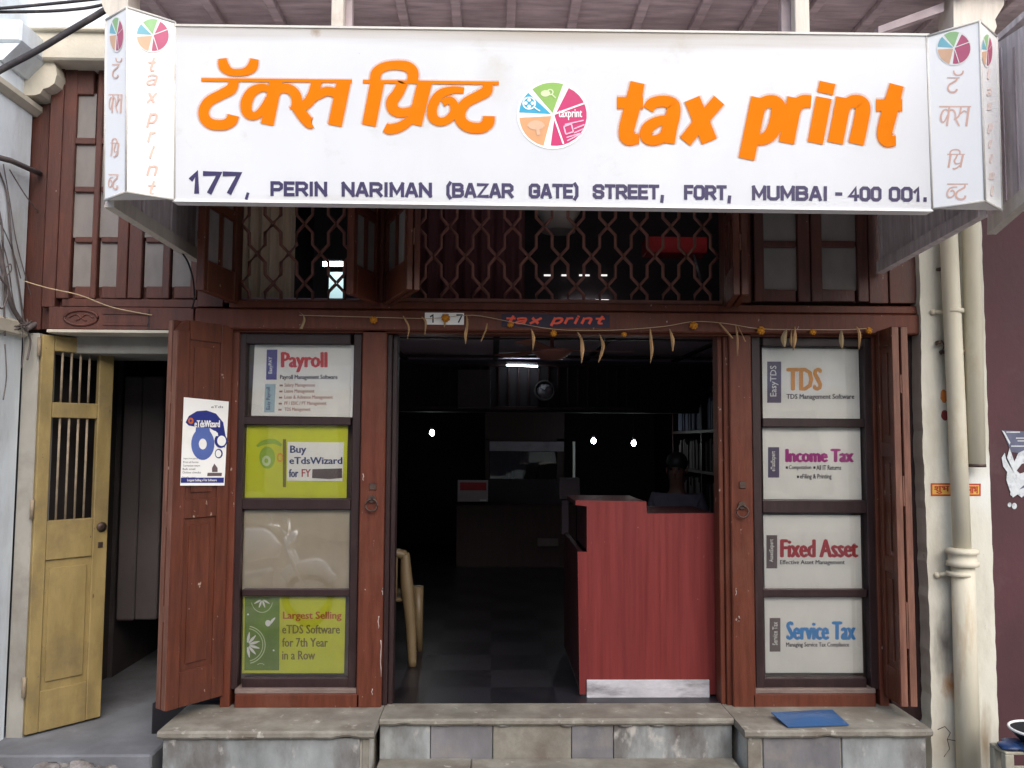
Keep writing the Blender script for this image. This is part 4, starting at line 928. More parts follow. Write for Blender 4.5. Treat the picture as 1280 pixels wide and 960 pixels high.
# ================================================================== POSTERS
def sheet_poster(sh, quad, mat, label, lift=0, group=None, thick=.002):
    b = B(); a = [sh.at(x, y, lift) for x, y in quad]; b.prism3(a, -sh.n*thick)
    o = single('poster', b, mat, label, 'poster', group); return o
YPO = .082
SP = facade(YPO)
GP = 'posters behind the shop window panes'
def lay(o, name, mat, fn):
    b = B(); fn(b); return obj(name, b, mat, o)
def T(o, name, mat, txt, x0, y0, x1, y1, bold=0, rot=False, lift=.0012, sh=None, shear=0):
    return lay(o, name, mat, lambda b: text_px(b, sh or SP, txt, x0, y0, x1, y1, lift, bold, rot, shear))
def Rq(o, name, mat, x0, y0, x1, y1, lift=.0006, sh=None, skew=0):
    return lay(o, name, mat, lambda b: quad_px(b, sh or SP, [(x0+skew, y0), (x1+skew, y0), (x1, y1), (x0, y1)], lift))
# left window, top to bottom
o = sheet_poster(SP, [(318.5, 430), (443, 431.5), (440.5, 521.5), (314, 519.5)], 'paper', 'white Payroll poster in the top left window pane', group=GP)
Rq(o, 'blue_tab', 'bluetab', 332.5, 437, 345.8, 474.5, skew=1)
T(o, 'tab_lettering', 'white', 'EasyPAY', 335.5, 446, 341.5, 467, .5, True)
Rq(o, 'pale_blue_tab', 'skytab', 330, 480, 343, 515.5, skew=1.5)
T(o, 'tab_lettering', 'inkblue', 'Easy Payroll', 333, 484, 339, 512, .15, True)
T(o, 'title', 'red', 'Payroll', 351, 440.5, 409.5, 465, 2.4)
T(o, 'subtitle', 'ink', 'Payroll Management Software', 350, 468.5, 422, 475.5, .45)
b = B()
for k, tx in enumerate(('Salary Management', 'Leave Management', 'Loan & Advance Management', 'PF / ESIC / PT Management', 'TDS Management')):
    y = 479+7.6*k; text_px(b, SP, tx, 355.5, y, (394, 393, 416, 408, 388)[k], y+5.6, .0012, .15)
    stroke_px(b, SP, [(349.5-.4*k, y+2.8), (353.5-.4*k, y+2.8)], 2.2, .0012)
obj('bullet_lines', b, 'softred', o)
o = sheet_poster(SP, [(308.5, 531.5), (435, 531.5), (433, 622.5), (305.5, 622)], 'lime', 'lime green poster with a Buy eTdsWizard card', group=GP)
lay(o, 'green_mark', 'green2', lambda b: (disc_px(b, SP, 334, 572, 10, 14, .0006, n=24), stroke_px(b, SP, [(321, 558), (330, 553), (343, 552), (352, 557)], [3, 6, 6, 3], .0007, 4)))
lay(o, 'ring_mark', 'palegreen', lambda b: disc_px(b, SP, 333, 576, 5.5, 6.5, .0010, hole=.45))
lay(o, 'orange_mark', 'amber', lambda b: disc_px(b, SP, 350, 572, 4, 6, .0010, hole=.55))
card = lay(o, 'white_card', 'paper', lambda b: b.prism3([SP.at(x, y, .004) for x, y in ((359.5, 552.5), (430, 553), (428, 601.5), (358.5, 601))], (0, .003, 0)))
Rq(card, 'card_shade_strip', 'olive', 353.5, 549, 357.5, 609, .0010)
for tx, x0, y0, x1, y1 in (('Buy', 362.5, 557, 383, 569), ('eTdsWizard', 361.5, 571.5, 428, 580), ('for', 361, 586.5, 373, 596.5)):
    T(card, 'lettering', 'inkblue', tx, x0, y0, x1, y1, .9, lift=.0046)
T(card, 'lettering', 'crimson', 'FY', 377, 586.5, 388.5, 596, .5, lift=.0046)
lay(card, 'dark_strip', 'browntab', lambda b: quad_px(b, SP, [(390.5, 586.5), (427.5, 585.5), (427.5, 597.5), (412, 599), (390, 597.5)], .0046))
o = sheet_poster(SP, [(298, 638), (437, 638), (436, 737), (297, 737)], 'cream', 'blank cream board in the third left window pane', group=GP)
o = sheet_poster(SP, [(304.5, 745.5), (432, 746), (430, 841.5), (302.5, 841.5)], 'lime', 'lime and green Largest Selling poster in the bottom left pane', group=GP)
Rq(o, 'green_band', 'green', 305.5, 746.2, 349, 838, skew=.6)
def petals(b):
    for a_ in range(-80, 81, 32): 
        ca, sa = math.cos(rad(a_)), math.sin(rad(a_)); stroke_px(b, SP, [(309+3*ca, 806-3*sa), (309+9*ca, 806-9*sa), (309+16*ca, 806-16*sa)], [1.5, 3.4, 1], .0010, 3)
    for a_ in range(-150, -20, 40):
        ca, sa = math.cos(rad(a_)), math.sin(rad(a_)); stroke_px(b, SP, [(327.5+2*ca, 749-2*sa), (327.5+6*ca, 749-6*sa), (327.5+11*ca, 749-11*sa)], [1.2, 2.4, .8], .0010, 3)
    disc_px(b, SP, 335, 779, 3.5, 4, .0010); stroke_px(b, SP, [(338, 779), (341, 775), (344, 772)], [3, 3, 1], .0011)
    for q in ((342, 813), (310, 768)): disc_px(b, SP, q[0], q[1], 1.2, 1.2, .0010, n=8)
lay(o, 'leaf_print', 'paper', petals)
lay(o, 'circle_print', 'palegreen', lambda b: (disc_px(b, SP, 308, 806, 24, 24, .0009, -78, 80, .95), disc_px(b, SP, 308, 806, 21, 21, .0009, -78, 80, .95), disc_px(b, SP, 327.5, 749, 14, 17, .0009, -165, -15, .94), disc_px(b, SP, 326, 834, 6, 5, .0009, 40, 140, .85)))
T(o, 'lettering', 'rust', 'Largest Selling', 353.5, 764.5, 427, 776.5, .9)
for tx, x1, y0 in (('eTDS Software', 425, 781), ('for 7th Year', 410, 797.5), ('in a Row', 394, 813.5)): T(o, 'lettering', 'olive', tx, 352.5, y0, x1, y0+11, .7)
# right window, top to bottom
def tds(q, tab, tabmat, tabtxt, title, tmat, tbox, label):
    o = sheet_poster(SP, q, 'paper', label, group=GP)
    Rq(o, 'tab', tabmat, *tab); T(o, 'tab_lettering', 'paper', tabtxt, tab[0]+3.5, tab[1]+5, tab[2]-3.5, tab[3]-8, .3, True)
    T(o, 'title', tmat, title, *tbox, 2.8); return o
o = tds([(952.5, 435), (1073, 436.5), (1075, 523.5), (953.5, 523)], (959, 452, 976.5, 503.5), 'greytab', 'EasyTDS', 'TDS', 'amber', (983, 460, 1028, 488), 'white poster with TDS in amber letters')
T(o, 'subtitle', 'ink', 'TDS Management Software', 983, 492.5, 1068, 500.5, .45)
o = tds([(953, 534.5), (1075, 534.5), (1077, 624.5), (954.5, 624)], (960, 559, 974, 597), 'greytab', 'eTaxExpert', 'Income Tax', 'magenta', (981.5, 561.5, 1067.5, 577.5), 'white poster with Income Tax in magenta letters')
b = B(); text_px(b, SP, 'Computation', 986, 581.5, 1014, 588, .0012, .3); text_px(b, SP, 'All IT Returns', 1020.5, 581.5, 1051.5, 587.5, .0012, .3); text_px(b, SP, 'eFiling & Printing', 1000, 592.5, 1039.5, 600, .0012, .3)
for x, y in ((983.5, 584.5), (1018, 584.5), (997.5, 596)): rect_px(b, SP, x-1.3, y-1.5, x+1.3, y+1.5, .0012)
obj('subtitle', b, 'ink', o)
o = tds([(954, 643.5), (1075.5, 644), (1077.5, 737), (956, 736.5)], (958, 669, 971.5, 710.5), 'browntab', 'AssetExpert', 'Fixed Asset', 'crimson', (975, 674.5, 1073, 696.5), 'white poster with Fixed Asset in crimson letters')
T(o, 'subtitle', 'ink', 'Effective Asset Management', 975, 700, 1056, 707, .4)
o = tds([(955.5, 746.5), (1077, 746.5), (1079, 841), (957, 841)], (962, 772.5, 975.5, 814.5), 'browntab', 'Service Tax', 'Service Tax', 'azure', (982.5, 777, 1070, 799.5), 'white poster with Service Tax in blue letters')
T(o, 'subtitle', 'ink', 'Managing Service Tax Compliance', 982.5, 803, 1061.5, 810, .4)
# poster on the open left shutter leaf
hv = Vector((-1.507, -.012, 0)); dv = (Vector((LF.x, LF.y, 0))-hv).normalized(); nv = Vector((-dv.y, dv.x, 0))
if nv.y > 0: nv = -nv
SL = Sheet(hv+nv*.004, nv)
o = sheet_poster(SL, [(230, 496.5), (286, 502), (280.5, 607), (225.5, 607)], 'paper', 'white and blue software poster pasted on the open left shutter', .003)
lay(o, 'blue_swoosh', 'swirl', lambda b: (quad_px(b, SL, [(232, 528), (236, 520), (246, 514), (258, 513), (270, 517), (279, 528), (282, 545), (281, 560), (276, 552), (272, 541), (262, 535), (248, 534), (236, 532)], .0040), disc_px(b, SL, 276, 551, 8, 9, .0043, n=20), disc_px(b, SL, 273.5, 567, 5, 6, .0044, n=16)))
lay(o, 'disc_print', 'swirl2', lambda b: (disc_px(b, SL, 253.5, 555, 14.5, 20, .0042, hole=.34, n=30), quad_px(b, SL, [(245, 534), (262, 535), (263, 545), (244, 545)], .00405)))
lay(o, 'pale_print', 'paper', lambda b: (disc_px(b, SL, 277, 551, 5.5, 6.5, .0050, n=16), disc_px(b, SL, 273, 567, 3.6, 4.6, .0051, n=14), quad_px(b, SL, [(262, 537), (270, 539), (273, 545), (266, 545)], .0050)))
T(o, 'title', 'white', 'eTdsWizard', 243, 525.5, 275, 534, .7, lift=.0052, sh=SL)
lay(o, 'red_mark', 'rust', lambda b: disc_px(b, SL, 238.5, 526, 3.4, 4, .0052, hole=.4))
b = B()
for k in range(7): 
    y = 572+4.3*k+(2 if k > 4 else 0); text_px(b, SL, ('Import from payroll', 'Print all forms', 'Correction return', 'Bulk email', 'Online checks', 'Single user', 'Multi user')[k], 229.5-.35*k, y, (247, 248, 250, 244, 251, 245, 243)[k], y+2.6, .0045)
text_px(b, SL, 'eTds', 264, 507, 279, 510, .0045); obj('small_print', b, 'ink', o)
lay(o, 'house_mark', 'browntab', lambda b: (quad_px(b, SL, [(265, 585), (268, 579.5), (272, 585), (272, 590), (265, 590)], .0045), quad_px(b, SL, [(259.5, 591), (277.5, 591), (277, 595), (259, 595)], .0045)))
band = lay(o, 'blue_band', 'swirl', lambda b: quad_px(b, SL, [(226.2, 597), (280, 597), (279.6, 603.5), (226, 603.5)], .0045))
T(band, 'lettering', 'white', 'Largest Selling eTds Software', 234, 598.6, 271, 602.4, .2, lift=.0052, sh=SL)

# ================================================================== PLATES OVER THE DOOR, GARLAND
SG = facade(-.0355)
X0, X1, Z0, Z1 = R(531, 391, 580, 406, -.0355)
b = B(); b.box(X0, X1, -.041, -.0355, Z0, Z1, .002); o = single('number_plate', b, 'paper', 'small white house number plate 177 on the lintel', 'number plate')
SG2 = facade(-.0412)
lay(o, 'lettering', 'ink', lambda b: [stroke_px(b, SG2, [(x0+u*7, 403.3-v*9.6) for u, v in pl], 1.9, .001) for ch, x0 in (('1', 537), ('7', 553), ('7', 570.5)) for pl in ([(.1, .75), (.6, 1), (.6, 0)],) if ch == '1' or True for pl in ([pl] if ch == '1' else [[(0, 1), (1, 1), (.35, 0)]])])
X0, X1, Z0, Z1 = R(627, 393, 762, 409, -.0355)
b = B(); b.box(X0, X1, -.040, -.0355, Z0, Z1, .001); o = single('name_plate', b, M.setdefault('plate', surf('dark_faded_plate', (.03, .02, .045), .3, .6, 10, bump=.1)), 'dark name plate with red italic lettering on the lintel', 'name plate')
SG3 = facade(-.0402)
M['platered'] = plain('red_plate_vinyl', (.8, .11, .06), .5)
b = B(); L = []
for k, x in (('t', 0), ('a', 0), ('x', 0), ('p', 0), ('r', 0), ('i', 0), ('n', 0), ('t2', 0)): L += TAX[k]
a0, b0, a1, b1 = bbx(L); fitstrokes(b, SG3, L, 633, 394.5, 756, 407.5, .2)
obj('lettering', b, 'platered', o)
gd = thing('door_garland', 'dried festival garland of marigolds and leaves strung along the lintel', 'garland', P(700, 405, -.05))
YG = -.056
sp_ = [(374, 394), (467, 396.5), (540, 398), (590, 394), (637, 402), (692, 411.5), (745, 413), (780, 412), (830, 408), (867, 402), (905, 404), (951, 411), (1016, 412), (1060, 412), (1088, 410)]
b = B(); b.tube(spline([P(x, y, YG) for x, y in sp_], 4), .0018, 5); obj('string', b, 'string', gd)
fl0 = None
for (x, y, q) in ((467, 400, 1), (557, 398, 1), (638, 406, .75), (692, 417, 1), (780, 418, .85), (867, 407, 1.1), (951, 413.5, 1.15), (1016, 415, .9), (1086, 413.5, 1)):
    c = P(x, y, YG)
    if fl0 is None:
        b = B(); b.ball(c, .017, 14, (1.05, .8, 1), .25)
        for k in range(16):
            a_ = 2*math.pi*k/16; rr = .014+.004*(k % 2); b.ball(c+Vector((rr*math.cos(a_), -.004*(k % 3), rr*math.sin(a_)*.9)), .006, 6, (1, 1, 1))
        fl0 = obj('marigold', b, 'marigold', gd); base = c.copy()
    else:
        f2 = fl0.copy(); COL.objects.link(f2); f2.parent = gd
        k_ = q*random.uniform(.85, 1.1); g0 = Vector(gd.location)
        f2.scale = (k_, k_, k_*random.uniform(.85, 1.1)); f2.location = (c-g0)-(base-g0)*k_
lv = [([(374, 390), (379, 394), (380, 401), (376, 411)], [1, 2, 4, 5], 1), ([(504, 395), (508, 402), (511, 410), (509, 424)], [2, 3.5, 3, .8], 0), ([(527, 396), (532, 402), (531, 418)], [2.5, 4, 1.5], 0), ([(583, 393), (584, 405), (582, 418), (582, 430)], [1, 4, 5, 1], 0),
      ([(609, 404), (607, 413), (601, 427)], [1.5, 3, 1.5], 0), ([(664, 411), (667, 422), (666, 438)], [2, 5, 1.5], 0), ([(722, 415), (727, 424), (728, 438), (727, 454)], [2, 5, 6, 1], 0), ([(749, 417), (754, 430), (752, 442), (748, 453)], [1.5, 5, 5, 1], 0),
      ([(813, 411), (814, 425), (815, 440), (813, 454)], [1.5, 5, 5, 1], 0), ([(837, 411), (841, 424), (841, 439)], [2, 6, 1.5], 0), ([(899, 403), (906, 411), (916, 423)], [3, 4, 3], 0), ([(920, 407), (922, 424), (922, 445)], [1.5, 3.5, 1.5], 0), ([(923, 408), (928, 418), (932, 427)], [1, 2, 2], 0),
      ([(983, 411), (980, 422), (981, 434)], [2, 10, 2], 1), ([(994, 408), (994, 423), (992, 438)], [2, 6, 2], 0), ([(990, 412), (989, 425), (990, 434)], [1, 4, 1], 0), ([(1052, 413), (1052, 424), (1053, 436)], [2, 8, 2], 1), ([(1071, 408), (1075, 418), (1074, 437)], [2, 5, 1.5], 0), ([(556, 399), (556, 404), (555, 409)], [3, 4, 1], 1)]
for pts, ws, dl in lv:
    b = B(); q = spline([(x, y, w_) for (x, y), w_ in zip(pts, ws)], 4); ring = []
    for i, v in enumerate(q):
        c = P(v[0], v[1], YG-.004); hw = v[2]*.0038/2
        tw = .6*math.sin(i*.5+pts[0][0]); a_ = Vector((math.cos(tw), math.sin(tw)*.6, 0))*hw
        ring.append([b.v(c-a_+Vector((0, .004, 0))), b.v(c+Vector((0, -.003, 0))), b.v(c+a_+Vector((0, .004, 0))), b.v(c+Vector((0, .0035, 0)))])
    for i in range(len(ring)-1):
        for k in range(4): b.bm.faces.new((ring[i][k], ring[i][(k+1) % 4], ring[i+1][(k+1) % 4], ring[i+1][k]))
    b.bm.faces.new(ring[0]); b.bm.faces.new(ring[-1][::-1])
    obj('dried_leaf', b, 'dryleaf2' if dl else 'dryleaf', gd)

# ================================================================== CABLES
def cable(label, pts, r, mat, Y, name='cable', seg=8):
    b = B(); b.tube(spline([P(p[0], p[1], p[2] if len(p) > 2 else Y) for p in pts], 6), r, seg); return single(name, b, mat, label, 'cable')
cable('thick dusty black cable running diagonally across the top left', [(-60, 122), (0, 88), (45, 64), (90, 37), (132, 12), (160, -8)], .0165, 'cable', -.62)
cable('upper of two thin black cables at the top left', [(-60, 14), (0, 10.5), (60, 5), (128, -2), (180, -8)], .0085, 'cable', -.5)
cable('lower of two thin black cables at the top left', [(-60, 15), (0, 15), (60, 14), (100, 11), (128, 6), (170, -6)], .0085, 'cable', -.48)
cable('black wire drooping from the sign side board onto the left shutter', [(224, 312, -.25), (234, 326, -.2), (241, 348, -.16), (243, 372, -.13), (240, 386, -.10)], .005, 'black', -.1, 'wire')
cable('pale string slung from the wire tangle across the left frieze', [(29, 351, -.12), (60, 360, -.1), (100, 369, -.08), (140, 384, -.05), (190, 394, -.03)], .003, 'string', -.1, 'string')
b = B(); jx_ = P(22, 550, 0).x
def WP(x, y, off=.02):      # on the pillar's side face
    d = RT*(x-CX)+UP*(CY-y)+fwd*F; return CAM+d*((jx_+off)/d.x)
wr = [[(-10, 196), (8, 240), (14, 300), (24, 360), (30, 405)], [(4, 205), (12, 250), (20, 300), (33, 350), (46, 395)], [(-6, 270), (6, 290), (18, 320), (26, 348)], [(-10, 230), (2, 280), (4, 340), (6, 420)], [(2, 300), (10, 330), (16, 372), (24, 402)],
      [(12, 212), (24, 232), (36, 250), (55, 274)], [(-8, 330), (2, 350), (10, 362), (4, 385), (-6, 380)], [(8, 345), (14, 338), (13, 330), (8, 334)], [(26, 405), (30, 430), (27, 460)], [(30, 408), (38, 425), (34, 450)], [(6, 430), (8, 470), (4, 500)]]
for k, q in enumerate(wr): b.tube(spline([WP(x, y, .012+.006*k) for x, y in q], 6), .0035+.002*(k % 3 == 0), 6)
b.tube(spline([WP(x, y, .03) for x, y in [(-6, 290), (6, 345), (14, 380), (24, 398), (31, 408)]], 6), .013, 8)
b.tube([WP(-20, 192, .05), WP(14, 201, .05), WP(50, 217, .05)], .016, 8)
for k in range(9):
    a_ = k*.7; b.tube(spline([WP(32+10*math.cos(a_), 404+5*math.sin(a_), .03), WP(33, 406, .05), WP(30-14*math.cos(a_*1.3), 408+5*math.sin(a_*1.7), .03)], 5), .005, 6)
b.tube([WP(33, 411, .05), WP(52, 401, .05)], .016, 8)
single('wire_tangle', b, 'wire', 'tangle of old grey wires hanging on the left pillar', 'wires')

# ================================================================== COUNTER AND OTHER THINGS
YC = G(810, 871).y
ct = thing('reception_counter', 'red laminate counter with a stepped top in the doorway', 'counter', (P(812, 868, YC).x, .5, 0))
ol = [(724.5, 868), (722, 690), (733.5, 690), (733.5, 633), (719.5, 631), (719.5, 625.5), (808, 627), (808.5, 642), (897, 641.5), (903.5, 868)]
b = B(); b.prism([(P(x, y, YC).x, P(x, y, YC).z) for x, y in ol], YC, YC+.025); obj('front_panel', b, 'counter', ct)
xl, xr = P(724, 780, YC).x, P(900, 780, YC).x; xm = P(808, 640, YC).x; zt1 = P(760, 627, YC).z; zt2 = P(850, 642, YC).z
b = B(); b.box(xl+.002, xl+.03, YC+.0255, 1.25, .04, P(722, 690, YC).z, .003); b.box(P(734, 660, YC).x, P(734, 660, YC).x+.02, YC+.0255, .8, P(722, 690, YC).z+.001, zt1-.03, .002); obj('side_panel', b, 'counter_shaded', ct)
b = B(); b.box(P(720, 628, YC).x, xm, YC+.0255, .8, zt1-.03, zt1-.001, .003); obj('raised_top', b, 'counter_shaded', ct)
b = B(); b.box(xm+.002, xr-.01, YC+.0255, .8, zt2-.03, zt2-.001, .003); obj('counter_top', b, 'counter_shaded', ct)
b = B(); bar(b, 733.5, 850, 887, 873, YC-.013, YC-.001, .002); obj('kick_board', b, 'kick', ct)
b = B(); bar(b, 880, 867, 893, 873, YC+.026, YC+.07, .002); obj('foot', b, 'counter_shaded', ct); b = B(); bar(b, 735, 867, 748, 873, YC+.04, YC+.08, .002); obj('foot', b, 'counter_shaded', ct)
# cream plastic chair, seen from behind
def chair():
    c = thing('plastic_chair', 'cream plastic chair just inside the left side of the doorway', 'chair', (G(512, 832).x-.22, G(512, 832).y+.2, 0)); f0, f1 = G(512, 832), G(529, 814); x0, x1, yb, yf = f0.x-.44, f0.x+.0, f0.y, f1.y
    for sx, xx in ((-1, x0), (1, x1)):
        b = B(); b.tube(spline([(xx-sx*.045, yb+.03, .745), (xx-sx*.03, yb+.015, .55), (xx, yb, .30), (xx+sx*.02, yb-.02, .0)], 5), .02, 8, radii=[.030+.016*min(1, i/6)-.018*max(0, (i-6)/9) for i in range(16)]); obj('rear_leg', b, 'plastic', c)
        b = B(); b.tube([(xx+sx*.015, yf, .46), (xx+sx*.02, yf+.01, .2), (xx+sx*.03, yf+.02, 0)], .036, 8, radii=[.04, .034, .026]); obj('front_leg', b, 'plastic', c)
    b = B(); b.box(x0+.02, x1-.02, yb+.01, yf, .42, .445, .008); b.box(x0+.02, x1-.02, yf-.02, yf+.005, .38, .4195, .004); obj('seat', b, 'plastic', c)
    b = B(); b.tube(spline([(x0+.04, yb+.03, .73), ((x0+x1)/2, yb-.005, .765), (x1-.04, yb+.03, .73)], 6), .032, 8); obj('top_rail', b, 'plastic', c)
    for k in range(4):
        x = x0+.11+.075*k; b = B(); b.tube([(x, yb+.02, .44), (x, yb+.005, .6), (x, yb+.01, .75)], .014, 8); obj('back_slat', b, 'plastic', c)
chair()
# blue folder on the right plinth
b = B(); q = [P(963.5, 884, -.20), P(1040, 877, -.10), P(1061, 897, -.33), P(985, 899, -.36)]
for v in q: v.z = .004
q[0].z = .028; q[1].z = .012
n1, n2 = 6, 5; grid = []
for i in range(n1+1):
    row = []
    for j in range(n2+1):
        a_, c_ = i/n1, j/n2; p_ = (q[0]*(1-a_)+q[1]*a_)*(1-c_)+(q[3]*(1-a_)+q[2]*a_)*c_; p_.z += .016*math.sin(a_*math.pi)*math.sin(c_*math.pi)+.004; row.append(p_)
    grid.append(row)
tv = [[b.v(p_) for p_ in r_] for r_ in grid]; bv = [[b.v(p_-Vector((0, 0, .004))) for p_ in r_] for r_ in grid]
for i in range(n1):
    for j in range(n2):
        b.bm.faces.new((tv[i][j], tv[i+1][j], tv[i+1][j+1], tv[i][j+1])); b.bm.faces.new((bv[i][j], bv[i][j+1], bv[i+1][j+1], bv[i+1][j]))
for i in range(n1): b.bm.faces.new((tv[i][0], bv[i][0], bv[i+1][0], tv[i+1][0])); b.bm.faces.new((tv[i][n2], tv[i+1][n2], bv[i+1][n2], bv[i][n2]))
for j in range(n2): b.bm.faces.new((tv[0][j], tv[0][j+1], bv[0][j+1], bv[0][j])); b.bm.faces.new((tv[n1][j], bv[n1][j], bv[n1][j+1], tv[n1][j+1]))
single('blue_folder', b, 'bluecard', 'bent blue card folder lying on the right plinth', 'folder')
# goods beside the right pillar
YB = -.55
def wall_pt(x, y): return P(x, y, YB)
c = P(1285, 955, YB); ck_ = thing('wooden_crate', 'cream wooden crate at the bottom right corner under a blue sheet', 'crate', (c.x, YB+.1, -.42))
X0, X1, Z0, Z1 = R(1258, 944, 1330, 1010, YB)
for x in (X0, X1-.045): 
    b = B(); b.box(x, x+.045, YB, YB+.04, -.42, Z1, .003); obj('corner_post', b, 'cratewood', ck_)
    b = B(); b.box(x, x+.045, YB+.10, YB+.14, -.42, Z1, .003); obj('corner_post', b, 'cratewood', ck_)
for k in range(3): b = B(); b.box(X0+.046, X1-.046, YB+.005, YB+.02, -.40+.1*k, -.33+.1*k, .003); obj('slat', b, 'cratewood', ck_)
b = B(); b.box(X0, X1, YB, YB+.14, Z1+.0005, Z1+.015, .003); obj('crate_top', b, 'cratewood', ck_)
b = B(); zb2 = Z1+.0155; zc0 = P(1290, 917, YB).z-.062; zt3 = P(1270, 929, YB).z
for i, (x_, y_, r_) in enumerate(((X0+.055, YB+.05, .045), (X0+.14, YB+.03, .05), (X0+.24, YB+.05, .05), (X0+.11, YB+.09, .05), (X0+.22, YB+.09, .05), (X0+.30, YB+.06, .05))): b.ball((x_, y_, zb2+.5*(zc0-zb2)), r_, 12, (1.3, 1.2, .5*(zc0-zb2)/r_), .3)
single('plastic_sheet', b, 'bluetarp', 'crumpled dark blue plastic sheet on the cream crate', 'sheet')
zc = P(1290, 917, YB).z-.066; cxx = P(1300, 920, YB+.06).x
bo = thing('metal_bowl', 'black bowl with a pale rim stacked on the blue plastic sheet', 'bowl', (cxx, YB+.06, zc))
b = B(); b.lathe([(.05, 0), (.10, .012), (.135, .05), (.14, .062), (.13, .06), (.09, .02), (.01, .012)], (cxx, YB+.06, zc), 'Z', 28); obj('bowl_body', b, 'black', bo)
b = B(); b.tube([(cxx+.14*math.cos(a_), YB+.06+.14*math.sin(a_), zc+.064) for a_ in [2*math.pi*i/36 for i in range(37)]], .007, 6); obj('rim', b, 'paper', bo)

# ================================================================== INSIDE THE SHOP
fanc = P(690, 438, 1.5)
fn = thing('ceiling_fan', 'dark brown ceiling fan just inside the doorway', 'fan', (fanc.x, 1.5, 2.2))
b = B(); b.lathe([(.02, -.075), (.08, -.07), (.15, -.02), (.165, 0), (.04, .015), (.015, .03), (.015, .10)], (fanc.x, 1.5, fanc.z), 'Z', 24); obj('motor', b, M.setdefault('fanbrown', plain('brown_fan_enamel', (.4, .17, .13), .4)), fn)
for k in range(3):
    a_ = rad(8+120*k); u = Vector((math.cos(a_), math.sin(a_), 0)); v_ = Vector((-u.y, u.x, .12)); c0 = Vector((fanc.x, 1.5, fanc.z+.0))
    b = B(); b.prism3([c0+u*.12-v_*.03, c0+u*.62-v_*.07, c0+u*.64+v_*.06, c0+u*.12+v_*.03], (0, 0, .006)); obj('blade', b, 'fanbrown', fn)
def tube_light(label, x0, y0, x1, y1, Y, r=.014):
    a_, c_ = P(x0, y0, Y), P(x1, y1, Y); t_ = thing('tube_light', label, 'lamp', (a_+c_)/2)
    b = B(); b.tube([a_, c_], r, 8); obj('tube', b, 'tube', t_)
    dx = (c_-a_).normalized(); b = B(); b.tube([a_-dx*.02, a_], r*1.2, 8); b.tube([c_, c_+dx*.02], r*1.2, 8); b.tube([a_+Vector((0, .03, .025)), c_+Vector((0, .03, .025))], .018, 6); obj('fitting', b, 'greywall', t_)
tube_light('thin fluorescent tube glowing below the ceiling edge', 633, 456.5, 672, 458, 3.4, .006)
bl0 = None
for (x, y, Y, lab) in ((540, 541, 4.2, 'bare white bulb on the left side of the dark shop'), (742, 551, 4.6, 'bare white bulb above the counter, the middle one'), (792, 554, 4.6, 'bare white bulb right of the middle one, over the shelves')):
    c = P(x, y, Y)
    if bl0 is None:
        t_ = thing('light_bulb', lab, 'lamp', c, 'bare bulbs in the dark shop'); bl0 = t_
        b = B(); b.ball(c, .026, 12, (1, 1, 1.25)); obj('globe', b, 'bulb', t_)
        b = B(); b.lathe([(.016, .032), (.018, .07), (.005, .075), (.004, .9)], c, 'Z', 10); obj('holder', b, 'dark', t_)
    else:
        t_ = bl0.copy(); COL.objects.link(t_); t_.location = c; t_['label'] = lab
        for ch in bl0.children: d_ = ch.copy(); COL.objects.link(d_); d_.parent = t_
ck2 = P(680.5, 488.5, 3.5); cl = thing('wall_clock', 'round pale wall clock on the dark balustrade', 'clock', ck2)
b = B(); b.lathe([(.105, 0), (.105, -.03), (.09, -.035), (.088, -.022), (.01, -.0215)], ck2, 'Y', 28); obj('case', b, 'greywall', cl)
b = B(); b.lathe([(.086, -.024), (.01, -.0245)], ck2, 'Y', 28); obj('dial', b, M.setdefault('dial', plain('grey_dial', (.42, .38, .42), .5)), cl)
b = B(); b.tube([ck2+Vector((0, -.03, 0)), ck2+Vector((.03, -.03, .04))], .004, 5); b.tube([ck2+Vector((0, -.03, 0)), ck2+Vector((-.05, -.03, .03))], .003, 5); obj('hands', b, 'black', cl)
# partition booth at the far end
YQ = 6.0
bt = thing('office_booth', 'dark office booth with a pale strip over its window at the back of the shop', 'booth', (P(657, 700, YQ).x, YQ, 0))
b = B(); X0, X1, Z0, Z1 = R(606, 599, 712, 760, YQ); b.box(X0, X1, YQ, YQ+.05, 0, Z1, .004); obj('lower_panel', b, M.setdefault('booth', surf('grey_violet_panel', (.05, .035, .046), .2, .7, 4, bump=.05)), bt)
b = B(); bar(b, 606, 548, 612, 599, YQ, YQ+.05); bar(b, 696, 548, 706, 599, YQ, YQ+.05); bar(b, 606, 500, 706, 551.5, YQ, YQ+.05); obj('frame', b, 'dark_wood', bt)
b = B(); bar(b, 612, 552, 705, 564, YQ-.012, YQ-.001, .001); obj('pale_strip', b, M.setdefault('strip', surf('pale_frosted_strip', (.42, .38, .46), .2, .6, 6, (1, 1, 2), 0)), bt)
b = B(); bar(b, 612.5, 564.5, 695.5, 598.5, YQ+.02, YQ+.025, 0); obj('window_pane', b, 'glass', bt)
b = B(); bar(b, 716, 552, 719, 600, 5.5, 5.53, .001); single('white_pipe', b, 'paper', 'thin vertical white pipe right of the office booth', 'pipe')
def notice(x0, y0, x1, y1, Y, mat, lab, sub):
    b = B(); bar(b, x0, y0, x1, y1, Y, Y+.01, .001); o = single('notice', b, mat, lab, 'notice')
    for (a0, b0, a1, b1, m_) in sub: b = B(); bar(b, a0, b0, a1, b1, Y-.002, Y-.0005, 0); obj('print', b, m_, o)
notice(572, 600, 610, 627, 5.4, M.setdefault('dimpaper', plain('dim_paper', (.4, .33, .36), .7)), 'red and grey notice on the dark front left of the booth', [(575, 603, 608, 613, 'crimson'), (600, 624.5, 608, 626, 'white')])
